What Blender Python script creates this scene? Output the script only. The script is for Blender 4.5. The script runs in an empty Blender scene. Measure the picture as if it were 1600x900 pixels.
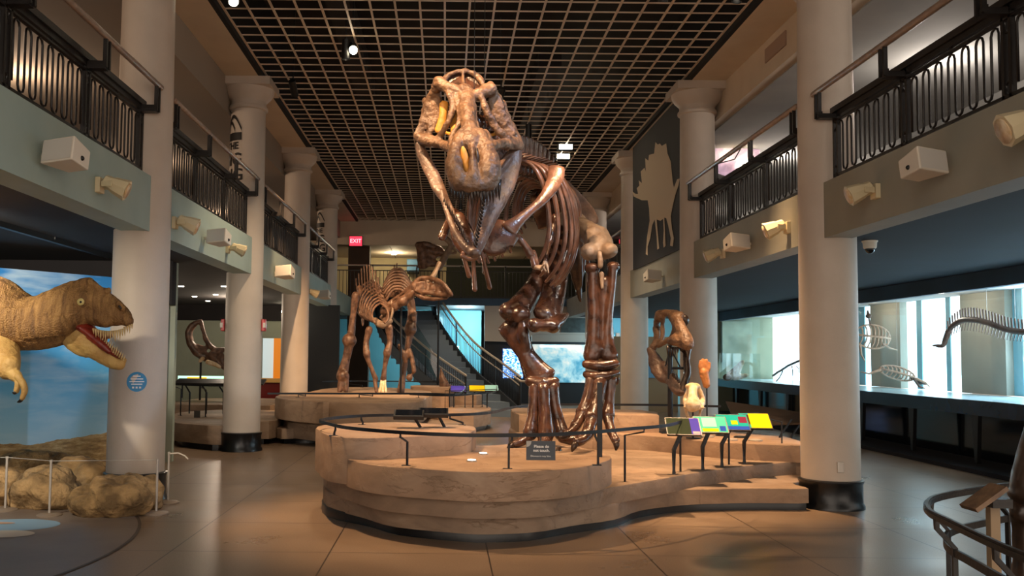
import bpy, bmesh, math, random
from mathutils import Vector, Matrix, noise
random.seed(7)
V = Vector
PI = math.pi
SC = bpy.context.scene
COL = SC.collection

# ------------------------------------------------------------------ camera
FOC, PPX, PPY, CH = 1438.0, 697.0, 471.0, 1.6
pitch = math.atan((555-PPY)/FOC); roll = 0.0100
Fw = V((0, math.cos(pitch), math.sin(pitch))); U0 = V((0, -math.sin(pitch), math.cos(pitch))); R0 = V((1, 0, 0))
CR = R0*math.cos(roll) + U0*math.sin(roll); CU = -R0*math.sin(roll) + U0*math.cos(roll)
CAM = V((0, 0, CH))
cd = bpy.data.cameras.new('camera'); cam = bpy.data.objects.new('camera', cd); COL.objects.link(cam)
m = Matrix((CR, CU, -Fw)).transposed().to_4x4(); m.translation = CAM; cam.matrix_world = m
cd.sensor_width = 36; cd.lens = 36*FOC/1600
cd.shift_x = (800-PPX)/1600; cd.shift_y = (PPY-450)/1600
cd.clip_end = 200; SC.camera = cam

def ray(px, py): return Fw + CR*((px-PPX)/FOC) - CU*((py-PPY)/FOC)
def P(px, py, Y):                       # point seen at that pixel, at distance Y down the hall
    d = ray(px, py); return CAM + d*(Y/d.y)
def PZ(px, py, z):                      # the same on a horizontal plane
    d = ray(px, py); return CAM + d*((z-CH)/d.z)
def PX(px, py, x):                      # the same on a plane parallel to the hall's side walls
    d = ray(px, py); return CAM + d*(x/d.x)

# ------------------------------------------------------------------ world, exposure
w = bpy.data.worlds.new('world'); SC.world = w; w.use_nodes = True
bg = w.node_tree.nodes['Background']; bg.inputs[0].default_value = (1.0, 0.84, 0.70, 1); bg.inputs[1].default_value = 1.25
vs = SC.view_settings; vs.view_transform = 'Standard'; vs.look = 'None'; vs.gamma = 1; vs.use_curve_mapping = False; vs.exposure = 0.88

# ------------------------------------------------------------------ lights of the room
def spot(p, target, power, col=(1, .72, .45), deg=50, blend=.6, size=.06, name='spot_light'):
    l = bpy.data.lights.new(name, 'SPOT'); l.energy = power; l.color = col; l.spot_size = math.radians(deg); l.spot_blend = blend; l.shadow_soft_size = size
    o = bpy.data.objects.new(name, l); COL.objects.link(o); o.location = p
    o.rotation_euler = (V(target)-V(p)).to_track_quat('-Z', 'Y').to_euler(); return o
def area(p, target, power, col, sx, sy, name='area_light'):
    l = bpy.data.lights.new(name, 'AREA'); l.energy = power; l.color = col; l.shape = 'RECTANGLE'; l.size = sx; l.size_y = sy
    o = bpy.data.objects.new(name, l); COL.objects.link(o); o.location = p
    o.rotation_euler = (V(target)-V(p)).to_track_quat('-Z', 'Y').to_euler(); return o
def point(p, power, col=(1, .75, .5), size=.1, name='point_light'):
    l = bpy.data.lights.new(name, 'POINT'); l.energy = power; l.color = col; l.shadow_soft_size = size
    o = bpy.data.objects.new(name, l); COL.objects.link(o); o.location = p; return o
WARM = (1, .74, .48); WARM2 = (1, .62, .33); COOL = (.45, .72, 1)
LAMPS = []      # (position, aim) of the ceiling spot heads that hang under the grid
def head(p, t, power, col=WARM, deg=50, size=.07, blend=.6):
    d = (V(t)-V(p)).normalized(); LAMPS.append((V(p), V(t)))
    return spot(V(p)+d*.17, t, power, col, deg, blend, size)
head((-2.4, 5.8, 6.06), (.2, 8.7, 3.6), 300, WARM2, 32)
head((-2.3, 9.6, 6.06), (-.1, 9.1, .7), 900, WARM2, 50)
head((2.2, 8.6, 6.06), (.9, 9.2, .6), 420, WARM2, 40)
head((-.4, 7.4, 6.06), (1.4, 10.2, 1.2), 560, WARM2, 44)
head((3.0, 7.6, 6.06), (1.6, 10.4, 2.6), 330, WARM, 40)
head((3.5, 10.9, 6.06), (2.7, 11.0, .4), 1250, WARM2, 50)
head((-2.6, 15.2, 6.06), (-1.9, 19.4, 1.6), 900, WARM2, 50)
head((.9, 15.5, 6.06), (-.6, 19.2, 1.2), 600, WARM2, 50)
head((2.6, 10.9, 6.06), (2.6, 12.9, 1.0), 260, WARM2, 50)
for (x, y) in ((-1.5, 13.2), (1.6, 18), (.4, 22), (0.4, 27)):
    head((x, y, 6.06), (x, y+.5, 0), 270, WARM, 110, .1)

# fill lights added to lift the upper gallery walls, and aisle lamps
for (x, y) in ((-6.2, 8), (-6.2, 13), (-6.2, 19), (-6.2, 26)): point((x, y, 5.2), 42, (1, .72, .5), .15, 'gallery_fill')
for (x, y) in ((6.6, 7.5), (6.6, 12), (6.6, 18), (6.6, 25)): point((x, y, 5.2), 42, (1, .88, .78), .15, 'gallery_fill')
for (x, y) in ((-6.5, 17.5), (-5.2, 22)): point((x, y, 2.6), 45, (1, .8, .6), .1, 'aisle_lamp')
spot((-4.6, 6.5, 2.8), (-4.9, 9.3, 1.4), 170, (1, .86, .66), 80, .6, .05)
spot((-4.4, 7.3, 2.8), (-6.5, 11.0, 1.5), 330, (1, .92, .8), 95, .7, .05)

head((3.3, 6.2, 6.06), (.5, 9.0, 3.2), 330, (.5, .7, 1), 40)  # added cool fill for the right jaw, hung as one more spot head

for y in (13.2, 16.2, 19.5, 24.8): point((8.75, y, 2.6), 11, (1, .86, .66), .05, 'case_lamp')
# ------------------------------------------------------------------ materials
def lin(h):
    if isinstance(h, str):
        c = [int(h[i:i+2], 16)/255 for i in (0, 2, 4)]
        return tuple((x/12.92 if x <= .04045 else ((x+.055)/1.055)**2.4) for x in c)
    return h
def mat(name, c, rough=.6, metal=0, c2=None, scale=6, bump=0, bscale=30, spec=.5, emit=None, estr=0, detail=5, ramp=(.35, .65), coat=0):
    M = bpy.data.materials.new(name); M.use_nodes = True; nt = M.node_tree; b = nt.nodes['Principled BSDF']
    b.inputs['Base Color'].default_value = (*lin(c), 1); b.inputs['Roughness'].default_value = rough; b.inputs['Metallic'].default_value = metal
    b.inputs['Specular IOR Level'].default_value = spec
    if coat: b.inputs['Coat Weight'].default_value = coat; b.inputs['Coat Roughness'].default_value = .15
    tc = nt.nodes.new('ShaderNodeTexCoord')
    if c2 is not None:
        n = nt.nodes.new('ShaderNodeTexNoise'); n.inputs['Scale'].default_value = scale; n.inputs['Detail'].default_value = detail
        nt.links.new(tc.outputs['Object'], n.inputs['Vector'])
        r = nt.nodes.new('ShaderNodeValToRGB'); r.color_ramp.elements[0].position = ramp[0]; r.color_ramp.elements[1].position = ramp[1]
        r.color_ramp.elements[0].color = (*lin(c), 1); r.color_ramp.elements[1].color = (*lin(c2), 1)
        nt.links.new(n.outputs['Fac'], r.inputs[0]); nt.links.new(r.outputs[0], b.inputs['Base Color'])
    if bump:
        n2 = nt.nodes.new('ShaderNodeTexNoise'); n2.inputs['Scale'].default_value = bscale; n2.inputs['Detail'].default_value = 6
        nt.links.new(tc.outputs['Object'], n2.inputs['Vector'])
        bp = nt.nodes.new('ShaderNodeBump'); bp.inputs['Strength'].default_value = bump; bp.inputs['Distance'].default_value = .02 if bump < .95 else .05
        nt.links.new(n2.outputs['Fac'], bp.inputs['Height']); nt.links.new(bp.outputs[0], b.inputs['Normal'])
    if emit is not None:
        b.inputs['Emission Color'].default_value = (*lin(emit), 1); b.inputs['Emission Strength'].default_value = estr
    return M
M = {}
M['column'] = mat('column_plaster', 'c4b7a9', .55, c2='bdb0a2', scale=3, bump=.08, bscale=60)
M['wood_base'] = mat('black_rubber', '07090c', .3, c2='0d1116', scale=4, bump=.05)
M['fascia_l'] = mat('fascia_blue', '9fb0a8', .7, c2='97a8a0', scale=2)
M['fascia_r'] = mat('fascia_green', '97968a', .7, c2='8f8e82', scale=2)
M['soffit'] = mat('soffit_cream', 'd2c1aa', .75, c2='cbb9a2', scale=2)
M['plenum'] = mat('plenum_black', '14110f', .9)
M['grid'] = mat('grid_bar', 'd2bda6', .5)
M['dark'] = mat('dark_ceiling', '1b1718', .85, c2='221d1d', scale=1.5)
M['navy'] = mat('dark_blue_ceiling', '11131c', .85, c2='151824', scale=1.5)
M['iron'] = mat('black_iron', '100c0b', .42, c2='1b1512', scale=12, bump=.1)
M['rail'] = mat('handrail_wood', '8a7466', .32, c2='9c8676', scale=14)
M['steel'] = mat('brushed_steel', 'b8b0a6', .35, .3)
M['post'] = mat('black_steel', '1d1f24', .4, .2)
M['white'] = mat('white_plastic', 'dcd3c4', .5)
M['cream'] = mat('cream_plastic', 'd8c9a4', .5)
M['black'] = mat('black_plastic', '0c0c0d', .4)
M['glass_dark'] = mat('dark_glass', '0a1018', .08)
M['upwall_l'] = mat('upper_wall_left', '8a7058', .85, c2='6b5445', scale=1.2)
M['upwall_r'] = mat('upper_wall_right', 'a3a29e', .85, c2='959592', scale=1)
M['upceil'] = mat('upper_ceiling', '93877a', .85)
M['teal'] = mat('teal_wall', '6bb4c4', .7, c2='7cc4d0', scale=.7)
M['cyan'] = mat('cyan_door', '7fc8dc', .6)
M['creamwall'] = mat('cream_wall', 'c9bb94', .8, c2='bdae88', scale=1)
M['darkwall'] = mat('dark_wall', '15181c', .7)
M['beige'] = mat('beige_panel', 'a79c90', .7)
M['brownwall'] = mat('brown_wall', '4b3627', .8, c2='3c2c20', scale=1)
M['greenwall'] = mat('green_grey_wall', 'a3a894', .8, c2='989c88', scale=1.5)
M['case_panel'] = mat('case_panel_green', '93977f', .8, c2='858a74', scale=1.2)
M['case_grey'] = mat('case_panel_grey', 'a8a698', .8, c2='99988c', scale=1.0)
M['case_band'] = mat('case_band', '2d4458', .6, c2='33506a', scale=1)
M['case_navy'] = mat('case_counter_navy', '13243c', .25, c2='1a304c', scale=3)
M['win'] = mat('window_daylight', 'dff2fb', .5, emit=(.62, .88, 1.0), estr=2.3)
M['winframe'] = mat('window_jamb', '8fc6d4', .5)
M['stepblue'] = mat('stair_tread', '6e7f90', .6)
M['stringer'] = mat('stair_stringer', '2a2f36', .5)
M['redexit'] = mat('exit_red', '7a0010', .5, emit=(1, .03, .06), estr=1.2)
M['exitletters'] = mat('exit_letters', 'ffb0b0', .5, emit=(1, .25, .28), estr=2)
M['red'] = mat('red_enamel', 'b81f1c', .35)
M['redwood'] = mat('red_counter', '6e1713', .4)
M['lamp_on'] = mat('lamp_lens', 'fff3da', .4, emit=(1, .86, .6), estr=18)
M['lamp_on_s'] = mat('downlight_lens', 'fff3da', .4, emit=(1, .88, .7), estr=5)
M['text_white'] = mat('white_lettering', 'f4f2ee', .6)
M['text_black'] = mat('black_lettering', '140f0c', .6)
M['claw'] = mat('black_claw', '1a1512', .3)
M['eye'] = mat('eye_cream', 'e0cf8a', .2)
M['gum'] = mat('mouth_red', '6b1f18', .35, c2='8e3426', scale=20)
M['tooth'] = mat('tooth_ivory', 'd9bf8c', .35, c2='c3a670', scale=30)
M['tooth_dark'] = mat('tooth_dark_fossil', '3a2a20', .28, c2='241a15', scale=20)
M['skin'] = None
M['skin_pale'] = mat('dinosaur_belly_skin', 'c9a765', .6, c2='b28c50', scale=6, bump=.5, bscale=38)
M['rock'] = mat('tan_boulder', '6e5738', .9, c2='ab8a5c', scale=5, bump=1, bscale=16, detail=10, ramp=(.38, .6))
M['rock_pale'] = mat('pale_boulder', '7c6443', .9, c2='b39264', scale=5, bump=1, bscale=14, detail=10, ramp=(.36, .6))
# fossils
M['fossil'] = mat('fossil_brown', '543628', .26, c2='2e1c15', scale=9, bump=.25, bscale=26, detail=8, coat=.35)
M['fossil_rib'] = mat('fossil_rib', '755140', .28, c2='4c3226', scale=8, bump=.2, bscale=30, coat=.35)
M['fossil_skull'] = mat('fossil_skull', '48342a', .42, c2='7c6049', scale=8, bump=.9, bscale=24, detail=9, ramp=(.3, .62))
M['fossil_jaw'] = mat('fossil_jaw', '6d5446', .4, c2='4c3a32', scale=10, bump=.4, bscale=30)
M['fossil_pale'] = mat('fossil_pale', '94806e', .5, c2='75604f', scale=7, bump=.4, bscale=22)
M['fossil_warm_lit'] = mat('fossil_warm_lit', 'd39a45', .5, c2='b27a2e', scale=8, bump=.3)  # yellow is warm light inside the skull, put into the bone colour
M['fossil_hadro'] = mat('fossil_hadrosaur', '7b5c49', .4, c2='493327', scale=12, bump=.3, bscale=30)
M['fossil_white'] = mat('fossil_cast_white', 'e6d2b4', .5, c2='caa878', scale=14, bump=.2)
M['cast_orange'] = mat('cast_orange', 'c98850', .5, c2='a86a38', scale=14, bump=.2)
M['marine'] = mat('marine_fossil', '6b4634', .45, c2='4d3226', scale=12, bump=.2)
M['marine_pale'] = mat('marine_fossil_pale', 'c9a58a', .5, c2='a8836a', scale=12)

def nodes_of(name, rough=.6, spec=.5):
    m_ = bpy.data.materials.new(name); m_.use_nodes = True; nt = m_.node_tree; b = nt.nodes['Principled BSDF']
    b.inputs['Roughness'].default_value = rough; b.inputs['Specular IOR Level'].default_value = spec
    tc = nt.nodes.new('ShaderNodeTexCoord'); return m_, nt, b, tc
def N(nt, t, **kw):
    n = nt.nodes.new(t)
    for k, v in kw.items():
        if k in n.inputs: n.inputs[k].default_value = v
        else: setattr(n, k, v)
    return n
def ramp(nt, src, stops):
    r = nt.nodes.new('ShaderNodeValToRGB'); e = r.color_ramp.elements
    while len(e) < len(stops): e.new(.5)
    for q, (p, c) in zip(e, stops): q.position = p; q.color = (*lin(c), 1)
    nt.links.new(src, r.inputs[0]); return r
# stone of the platforms: warm sandstone with cracks and faint strata
def stone(name, ca, cb, cc):
    m_, nt, b, tc = nodes_of(name, .62, .4); L = nt.links
    mp = N(nt, 'ShaderNodeMapping'); mp.inputs['Scale'].default_value = (1, 1, 2.2); L.new(tc.outputs['Object'], mp.inputs[0])
    n1 = N(nt, 'ShaderNodeTexNoise', Scale=1.7, Detail=9, Roughness=.62, Distortion=.6); L.new(mp.outputs[0], n1.inputs[0])
    r1 = ramp(nt, n1.outputs['Fac'], [(.3, ca), (.5, cb), (.72, cc)])
    n2 = N(nt, 'ShaderNodeTexNoise', Scale=.8, Detail=9, Roughness=.65, Distortion=.7); L.new(mp.outputs[0], n2.inputs[0])
    a = N(nt, 'ShaderNodeMath', operation='SUBTRACT'); a.inputs[1].default_value = .5; L.new(n2.outputs['Fac'], a.inputs[0])
    ab = N(nt, 'ShaderNodeMath', operation='ABSOLUTE'); L.new(a.outputs[0], ab.inputs[0])
    crack = ramp(nt, ab.outputs[0], [(0, (.0, .0, .0)), (.006, (1, 1, 1))])
    mix = N(nt, 'ShaderNodeMix', data_type='RGBA', blend_type='MULTIPLY'); mix.inputs[0].default_value = .13
    L.new(r1.outputs[0], mix.inputs[6]); L.new(crack.outputs[0], mix.inputs[7]); L.new(mix.outputs[2], b.inputs['Base Color'])
    n3 = N(nt, 'ShaderNodeTexNoise', Scale=14, Detail=8); L.new(tc.outputs['Object'], n3.inputs[0])
    ad = N(nt, 'ShaderNodeMath', operation='MULTIPLY_ADD'); ad.inputs[1].default_value = .45
    L.new(n3.outputs['Fac'], ad.inputs[0]); L.new(crack.outputs[0], ad.inputs[2])
    bp = N(nt, 'ShaderNodeBump', Strength=.45, Distance=.02); L.new(ad.outputs[0], bp.inputs['Height']); L.new(bp.outputs[0], b.inputs['Normal'])
    return m_
M['stone'] = stone('platform_stone', '756150', '8a7460', 'a08a75')
M['stone2'] = stone('platform_stone_pale', '866f5a', '9b8069', 'b0967d')
# floor: polished concrete slabs with saw-cut joints every 1.28 m
def floor_mat():
    m_, nt, b, tc = nodes_of('polished_concrete', .27, .5); L = nt.links
    n1 = N(nt, 'ShaderNodeTexNoise', Scale=.9, Detail=8, Roughness=.6); L.new(tc.outputs['Object'], n1.inputs[0])
    r1 = ramp(nt, n1.outputs['Fac'], [(.3, '7e6a57'), (.7, '97816c')])
    n2 = N(nt, 'ShaderNodeTexNoise', Scale=90, Detail=3); L.new(tc.outputs['Object'], n2.inputs[0])
    r2 = ramp(nt, n2.outputs['Fac'], [(.35, (.75, .75, .75)), (.65, (1, 1, 1))])
    mx = N(nt, 'ShaderNodeMix', data_type='RGBA', blend_type='MULTIPLY'); mx.inputs[0].default_value = 1
    L.new(r1.outputs[0], mx.inputs[6]); L.new(r2.outputs[0], mx.inputs[7])
    sep = N(nt, 'ShaderNodeSeparateXYZ'); L.new(tc.outputs['Object'], sep.inputs[0])
    outs = []
    for ax, off in ((0, -2.2), (1, 7.54)):
        s = N(nt, 'ShaderNodeMath', operation='SUBTRACT'); s.inputs[1].default_value = off - 1.28*20; L.new(sep.outputs[ax], s.inputs[0])
        p_ = N(nt, 'ShaderNodeMath', operation='PINGPONG'); p_.inputs[1].default_value = .64; L.new(s.outputs[0], p_.inputs[0])
        l_ = N(nt, 'ShaderNodeMath', operation='LESS_THAN'); l_.inputs[1].default_value = .006; L.new(p_.outputs[0], l_.inputs[0]); outs.append(l_)
    mxm = N(nt, 'ShaderNodeMath', operation='MAXIMUM'); L.new(outs[0].outputs[0], mxm.inputs[0]); L.new(outs[1].outputs[0], mxm.inputs[1])
    m2 = N(nt, 'ShaderNodeMix', data_type='RGBA'); L.new(mxm.outputs[0], m2.inputs[0]); L.new(mx.outputs[2], m2.inputs[6]); m2.inputs[7].default_value = (.04, .028, .02, 1)
    L.new(m2.outputs[2], b.inputs['Base Color'])
    r3 = ramp(nt, n1.outputs['Fac'], [(.3, (.26, .26, .26)), (.7, (.38, .38, .38))]); L.new(r3.outputs[0], b.inputs['Roughness'])
    return m_
M['floor'] = floor_mat()
def skin_mat():
    m_, nt, b, tc = nodes_of('dinosaur_skin', .6, .4); L = nt.links
    mp = N(nt, 'ShaderNodeMapping'); mp.inputs['Scale'].default_value = (22, 8, 3.5); mp.inputs['Rotation'].default_value = (0, .25, 0); L.new(tc.outputs['Object'], mp.inputs[0])
    n = N(nt, 'ShaderNodeTexNoise', Scale=1.0, Detail=6, Roughness=.6, Distortion=.4); L.new(mp.outputs[0], n.inputs[0])
    n2 = N(nt, 'ShaderNodeTexNoise', Scale=2.2, Detail=4); L.new(tc.outputs['Object'], n2.inputs[0])
    r1 = ramp(nt, n.outputs['Fac'], [(.34, '75573a'), (.5, '9c7648'), (.66, 'b8905a')]); r2 = ramp(nt, n2.outputs['Fac'], [(.4, (.72, .68, .66)), (.6, (1, 1, 1))])
    mx = N(nt, 'ShaderNodeMix', data_type='RGBA', blend_type='MULTIPLY'); mx.inputs[0].default_value = 1; L.new(r1.outputs[0], mx.inputs[6]); L.new(r2.outputs[0], mx.inputs[7]); L.new(mx.outputs[2], b.inputs['Base Color'])
    v = N(nt, 'ShaderNodeTexVoronoi', Scale=70); L.new(tc.outputs['Object'], v.inputs[0])
    ad = N(nt, 'ShaderNodeMath', operation='MULTIPLY_ADD'); ad.inputs[1].default_value = .35; L.new(v.outputs['Distance'], ad.inputs[0]); L.new(n.outputs['Fac'], ad.inputs[2])
    bp = N(nt, 'ShaderNodeBump', Strength=.8, Distance=.03); L.new(ad.outputs[0], bp.inputs['Height']); L.new(bp.outputs[0], b.inputs['Normal']); return m_
M['skin'] = skin_mat()
M['floor_disc'] = mat('grey_vinyl_floor', '86786d', .45, c2='7c6e64', scale=2, bump=.05)
M['decal_blue'] = mat('decal_blue', '8fb4cf', .5); M['decal_cream'] = mat('decal_cream', 'd8cdbd', .5); M['ring'] = mat('inlay_ring', '4a3d34', .5)
# painted mural: blue sky with streaky clouds above a stony ochre desert
def mural_mat():
    m_, nt, b, tc = nodes_of('desert_mural', .6, .3); L = nt.links
    sep = N(nt, 'ShaderNodeSeparateXYZ'); L.new(tc.outputs['Object'], sep.inputs[0])
    mp = N(nt, 'ShaderNodeMapping'); mp.inputs['Scale'].default_value = (.8, .8, 3.2); L.new(tc.outputs['Object'], mp.inputs[0])
    n = N(nt, 'ShaderNodeTexNoise', Scale=1.5, Detail=7, Distortion=.3); L.new(mp.outputs[0], n.inputs[0])
    zz = N(nt, 'ShaderNodeMath', operation='MULTIPLY_ADD'); zz.inputs[1].default_value = .36; zz.inputs[2].default_value = 0; L.new(sep.outputs[2], zz.inputs[0])
    sky = ramp(nt, zz.outputs[0], [(.2, 'a8d4e6'), (.45, '5fb4e0'), (.75, '3f97d6'), (.95, '2f80c6')])
    cl = ramp(nt, n.outputs['Fac'], [(.46, (0, 0, 0)), (.75, (.75, .75, .75))])
    cm = N(nt, 'ShaderNodeMix', data_type='RGBA'); L.new(cl.outputs[0], cm.inputs[0]); L.new(sky.outputs[0], cm.inputs[6]); cm.inputs[7].default_value = (*lin('cfe6ee'), 1)
    n2 = N(nt, 'ShaderNodeTexNoise', Scale=6, Detail=10, Roughness=.7); L.new(mp.outputs[0], n2.inputs[0])
    gr = ramp(nt, n2.outputs['Fac'], [(.3, '6b5238'), (.5, 'b08d58'), (.7, 'dcc090')])
    n3 = N(nt, 'ShaderNodeTexNoise', Scale=1.1, Detail=6); L.new(tc.outputs['Object'], n3.inputs[0])
    h = N(nt, 'ShaderNodeMath', operation='MULTIPLY_ADD'); h.inputs[1].default_value = .35; L.new(n3.outputs['Fac'], h.inputs[0]); L.new(sep.outputs[2], h.inputs[2])
    lt = N(nt, 'ShaderNodeMath', operation='LESS_THAN'); lt.inputs[1].default_value = .66; L.new(h.outputs[0], lt.inputs[0])
    fm = N(nt, 'ShaderNodeMix', data_type='RGBA'); L.new(lt.outputs[0], fm.inputs[0]); L.new(cm.outputs[2], fm.inputs[6]); L.new(gr.outputs[0], fm.inputs[7])
    L.new(fm.outputs[2], b.inputs['Base Color']); return m_
M['mural'] = mural_mat()
def screen_mat(name, stops, scale, stre, dist=0, stripes=False):
    m_, nt, b, tc = nodes_of(name, .3); L = nt.links
    mp = N(nt, 'ShaderNodeMapping'); L.new(tc.outputs['Object'], mp.inputs[0])
    if stripes: mp.inputs['Scale'].default_value = (1.6, 1, 5)
    n = N(nt, 'ShaderNodeTexNoise', Scale=scale, Detail=7, Distortion=dist, Roughness=.6); L.new(mp.outputs[0], n.inputs[0])
    r = ramp(nt, n.outputs['Fac'], stops); L.new(r.outputs[0], b.inputs['Base Color']); L.new(r.outputs[0], b.inputs['Emission Color']); b.inputs['Emission Strength'].default_value = stre
    return m_
M['screen_big'] = screen_mat('video_screen', [(.3, '1f5068'), (.42, '3f7c92'), (.52, '7fa4ac'), (.66, 'c8beb0')], 1.5, .75, .3)
M['screen_list'] = screen_mat('list_screen', [(.42, '0a50c8'), (.5, '2f8af0'), (.56, 'cfe8ff')], 7, 1.6, 0, True)
M['glow'] = screen_mat('glowing_art', [(.3, '5a4450'), (.5, 'a88a98'), (.66, 'e8c8bc'), (.8, 'fff0dc')], 1.3, .8, .2)

# clear acrylic
def clear(name, tint=(1, 1, 1), alpha=.12):
    m_ = bpy.data.materials.new(name); m_.use_nodes = True; nt = m_.node_tree; nt.nodes.clear()
    o = nt.nodes.new('ShaderNodeOutputMaterial'); mx = nt.nodes.new('ShaderNodeMixShader'); t = nt.nodes.new('ShaderNodeBsdfTransparent'); g = nt.nodes.new('ShaderNodeBsdfGlossy')
    t.inputs[0].default_value = (*tint, 1); g.inputs['Roughness'].default_value = .03; mx.inputs[0].default_value = alpha
    nt.links.new(t.outputs[0], mx.inputs[1]); nt.links.new(g.outputs[0], mx.inputs[2]); nt.links.new(mx.outputs[0], o.inputs[0]); return m_
M['acrylic'] = clear('clear_acrylic', (.96, .98, .97), .07)
M['smoke'] = clear('smoked_acrylic', (.62, .6, .6), .08)

# ------------------------------------------------------------------ mesh builder
class MB:
    def __init__(s): s.v = []; s.f = []
    def add(s, vs, fs):
        k = len(s.v); s.v += [V(q) for q in vs]; s.f += [tuple(i+k for i in f) for f in fs]; return s
    def box(s, c, size, rot=None):
        c = V(c); a, b, d = size[0]/2, size[1]/2, size[2]/2
        R = rot if rot is not None else Matrix.Identity(3)
        vs = [c + R @ V((x*a, y*b, z*d)) for x in (-1, 1) for y in (-1, 1) for z in (-1, 1)]
        return s.add(vs, [(0, 1, 3, 2), (4, 6, 7, 5), (0, 4, 5, 1), (2, 3, 7, 6), (0, 2, 6, 4), (1, 5, 7, 3)])
    def bb(s, x0, x1, y0, y1, z0, z1): return s.box(((x0+x1)/2, (y0+y1)/2, (z0+z1)/2), (abs(x1-x0), abs(y1-y0), abs(z1-z0)))
    def tube(s, pts, r, n=8, ref=(0, 1, 0), cap=True, closed=False, phase=0):
        pts = [V(p) for p in pts]; k = len(pts)
        rs = [r]*k if not isinstance(r, (list, tuple)) or (isinstance(r, tuple)) else list(r)
        rs = [(q, q) if not isinstance(q, (tuple, list)) else tuple(q) for q in rs]
        ref = V(ref); rings = []; prev = None
        if cap and not closed:                           # rounded ends
            d0 = (pts[0]-pts[1]).normalized(); d1 = (pts[-1]-pts[-2]).normalized()
            m0 = min(rs[0]); m1 = min(rs[-1])
            A_ = (1.35, .95, .5); m0 = min(m0, .25); m1 = min(m1, .25); p0, p1, q0, q1 = pts[0], pts[-1], rs[0], rs[-1]
            pts = [p0+d0*m0*math.sin(a) for a in A_] + pts + [p1+d1*m1*math.sin(a) for a in A_[::-1]]
            rs = [tuple(q*math.cos(a) for q in q0) for a in A_] + rs + [tuple(q*math.cos(a) for q in q1) for a in A_[::-1]]; k += 6
        for i, p in enumerate(pts):
            if closed: t = pts[(i+1) % k]-pts[i-1]
            else: t = pts[min(i+1, k-1)]-pts[max(i-1, 0)]
            t.normalize(); a = t.cross(ref)
            if a.length < .05: a = prev if prev is not None else t.cross(V((1, 0, .1)))
            a = (a - t*a.dot(t)).normalized(); prev = a; b = a.cross(t).normalized()
            rings.append([p + a*(math.cos(2*PI*j/n+phase)*rs[i][0]) + b*(math.sin(2*PI*j/n+phase)*rs[i][1]) for j in range(n)])
        vs = [q for R in rings for q in R]; fs = []
        for i in range(k if closed else k-1):
            i2 = (i+1) % k
            for j in range(n): j2 = (j+1) % n; fs.append((i*n+j, i*n+j2, i2*n+j2, i2*n+j))
        if not closed: fs.append(tuple(range(n-1, -1, -1))); fs.append(tuple((k-1)*n+j for j in range(n)))
        return s.add(vs, fs)
    def sq(s, pts, w_, h_=None, ref=(0, 0, 1)):          # square-section bar along a path
        h_ = h_ or w_; q = math.sqrt(2)/2
        return s.tube(pts, [(w_*q, h_*q)]*len(pts), 4, ref, cap=False, phase=PI/4)
    def ball(s, c, r, rot=None, nu=14, nv=9):
        c = V(c); r = (r, r, r) if not isinstance(r, (tuple, list)) else r; R = rot if rot is not None else Matrix.Identity(3)
        vs = [c + R @ V((0, 0, r[2]))]
        for i in range(1, nv):
            a = PI*i/nv
            for j in range(nu): b = 2*PI*j/nu; vs.append(c + R @ V((r[0]*math.sin(a)*math.cos(b), r[1]*math.sin(a)*math.sin(b), r[2]*math.cos(a))))
        vs.append(c + R @ V((0, 0, -r[2]))); fs = []
        for j in range(nu):
            j2 = (j+1) % nu; fs.append((0, 1+j, 1+j2)); fs.append((len(vs)-1, 1+(nv-2)*nu+j2, 1+(nv-2)*nu+j))
            for i in range(nv-2): fs.append((1+i*nu+j, 1+(i+1)*nu+j, 1+(i+1)*nu+j2, 1+i*nu+j2))
        return s.add(vs, fs)
    def lathe(s, prof, c=(0, 0, 0), n=32):
        c = V(c); vs = []; fs = []; k = len(prof)
        for (r, z) in prof:
            for j in range(n): a = 2*PI*j/n; vs.append(c+V((r*math.cos(a), r*math.sin(a), z)))
        for i in range(k-1):
            for j in range(n): j2 = (j+1) % n; fs.append((i*n+j, i*n+j2, (i+1)*n+j2, (i+1)*n+j))
        fs.append(tuple(range(n-1, -1, -1))); fs.append(tuple((k-1)*n+j for j in range(n)))
        return s.add(vs, fs)
    def slab(s, poly, z0, z1, bevel=.03, seg=1):         # plan outline extruded up, with an eased top edge
        n = len(poly); c = sum((V((p[0], p[1], 0)) for p in poly), V())/n; rings = []
        def inset(d):
            o = []
            for i in range(n):
                a = V((*poly[i-1][:2], 0)); b = V((*poly[i][:2], 0)); e = V((*poly[(i+1) % n][:2], 0))
                t = (e-a).normalized(); nn = V((-t.y, t.x, 0)); o.append(b+nn*d)
            return o
        area_ = sum(poly[i-1][0]*poly[i][1]-poly[i][0]*poly[i-1][1] for i in range(n)); sg = 1 if area_ > 0 else -1
        hs = [z0 + (z1-bevel-z0)*i/seg for i in range(seg+1)]
        for h in hs: rings.append([V((p[0], p[1], h)) for p in poly])
        rings.append([V((p.x, p.y, z1-bevel*.3)) for p in inset(sg*bevel*.3)]); rings.append([V((p.x, p.y, z1)) for p in inset(sg*bevel)])
        vs = [q for r in rings for q in r]; fs = []
        for i in range(len(rings)-1):
            for j in range(n): j2 = (j+1) % n; f = (i*n+j, i*n+j2, (i+1)*n+j2, (i+1)*n+j); fs.append(f if sg > 0 else f[::-1])
        top = tuple((len(rings)-1)*n+j for j in range(n)); fs.append(top if sg > 0 else top[::-1]); b = tuple(range(n)); fs.append(b[::-1] if sg > 0 else b)
        return s.add(vs, fs)
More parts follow.
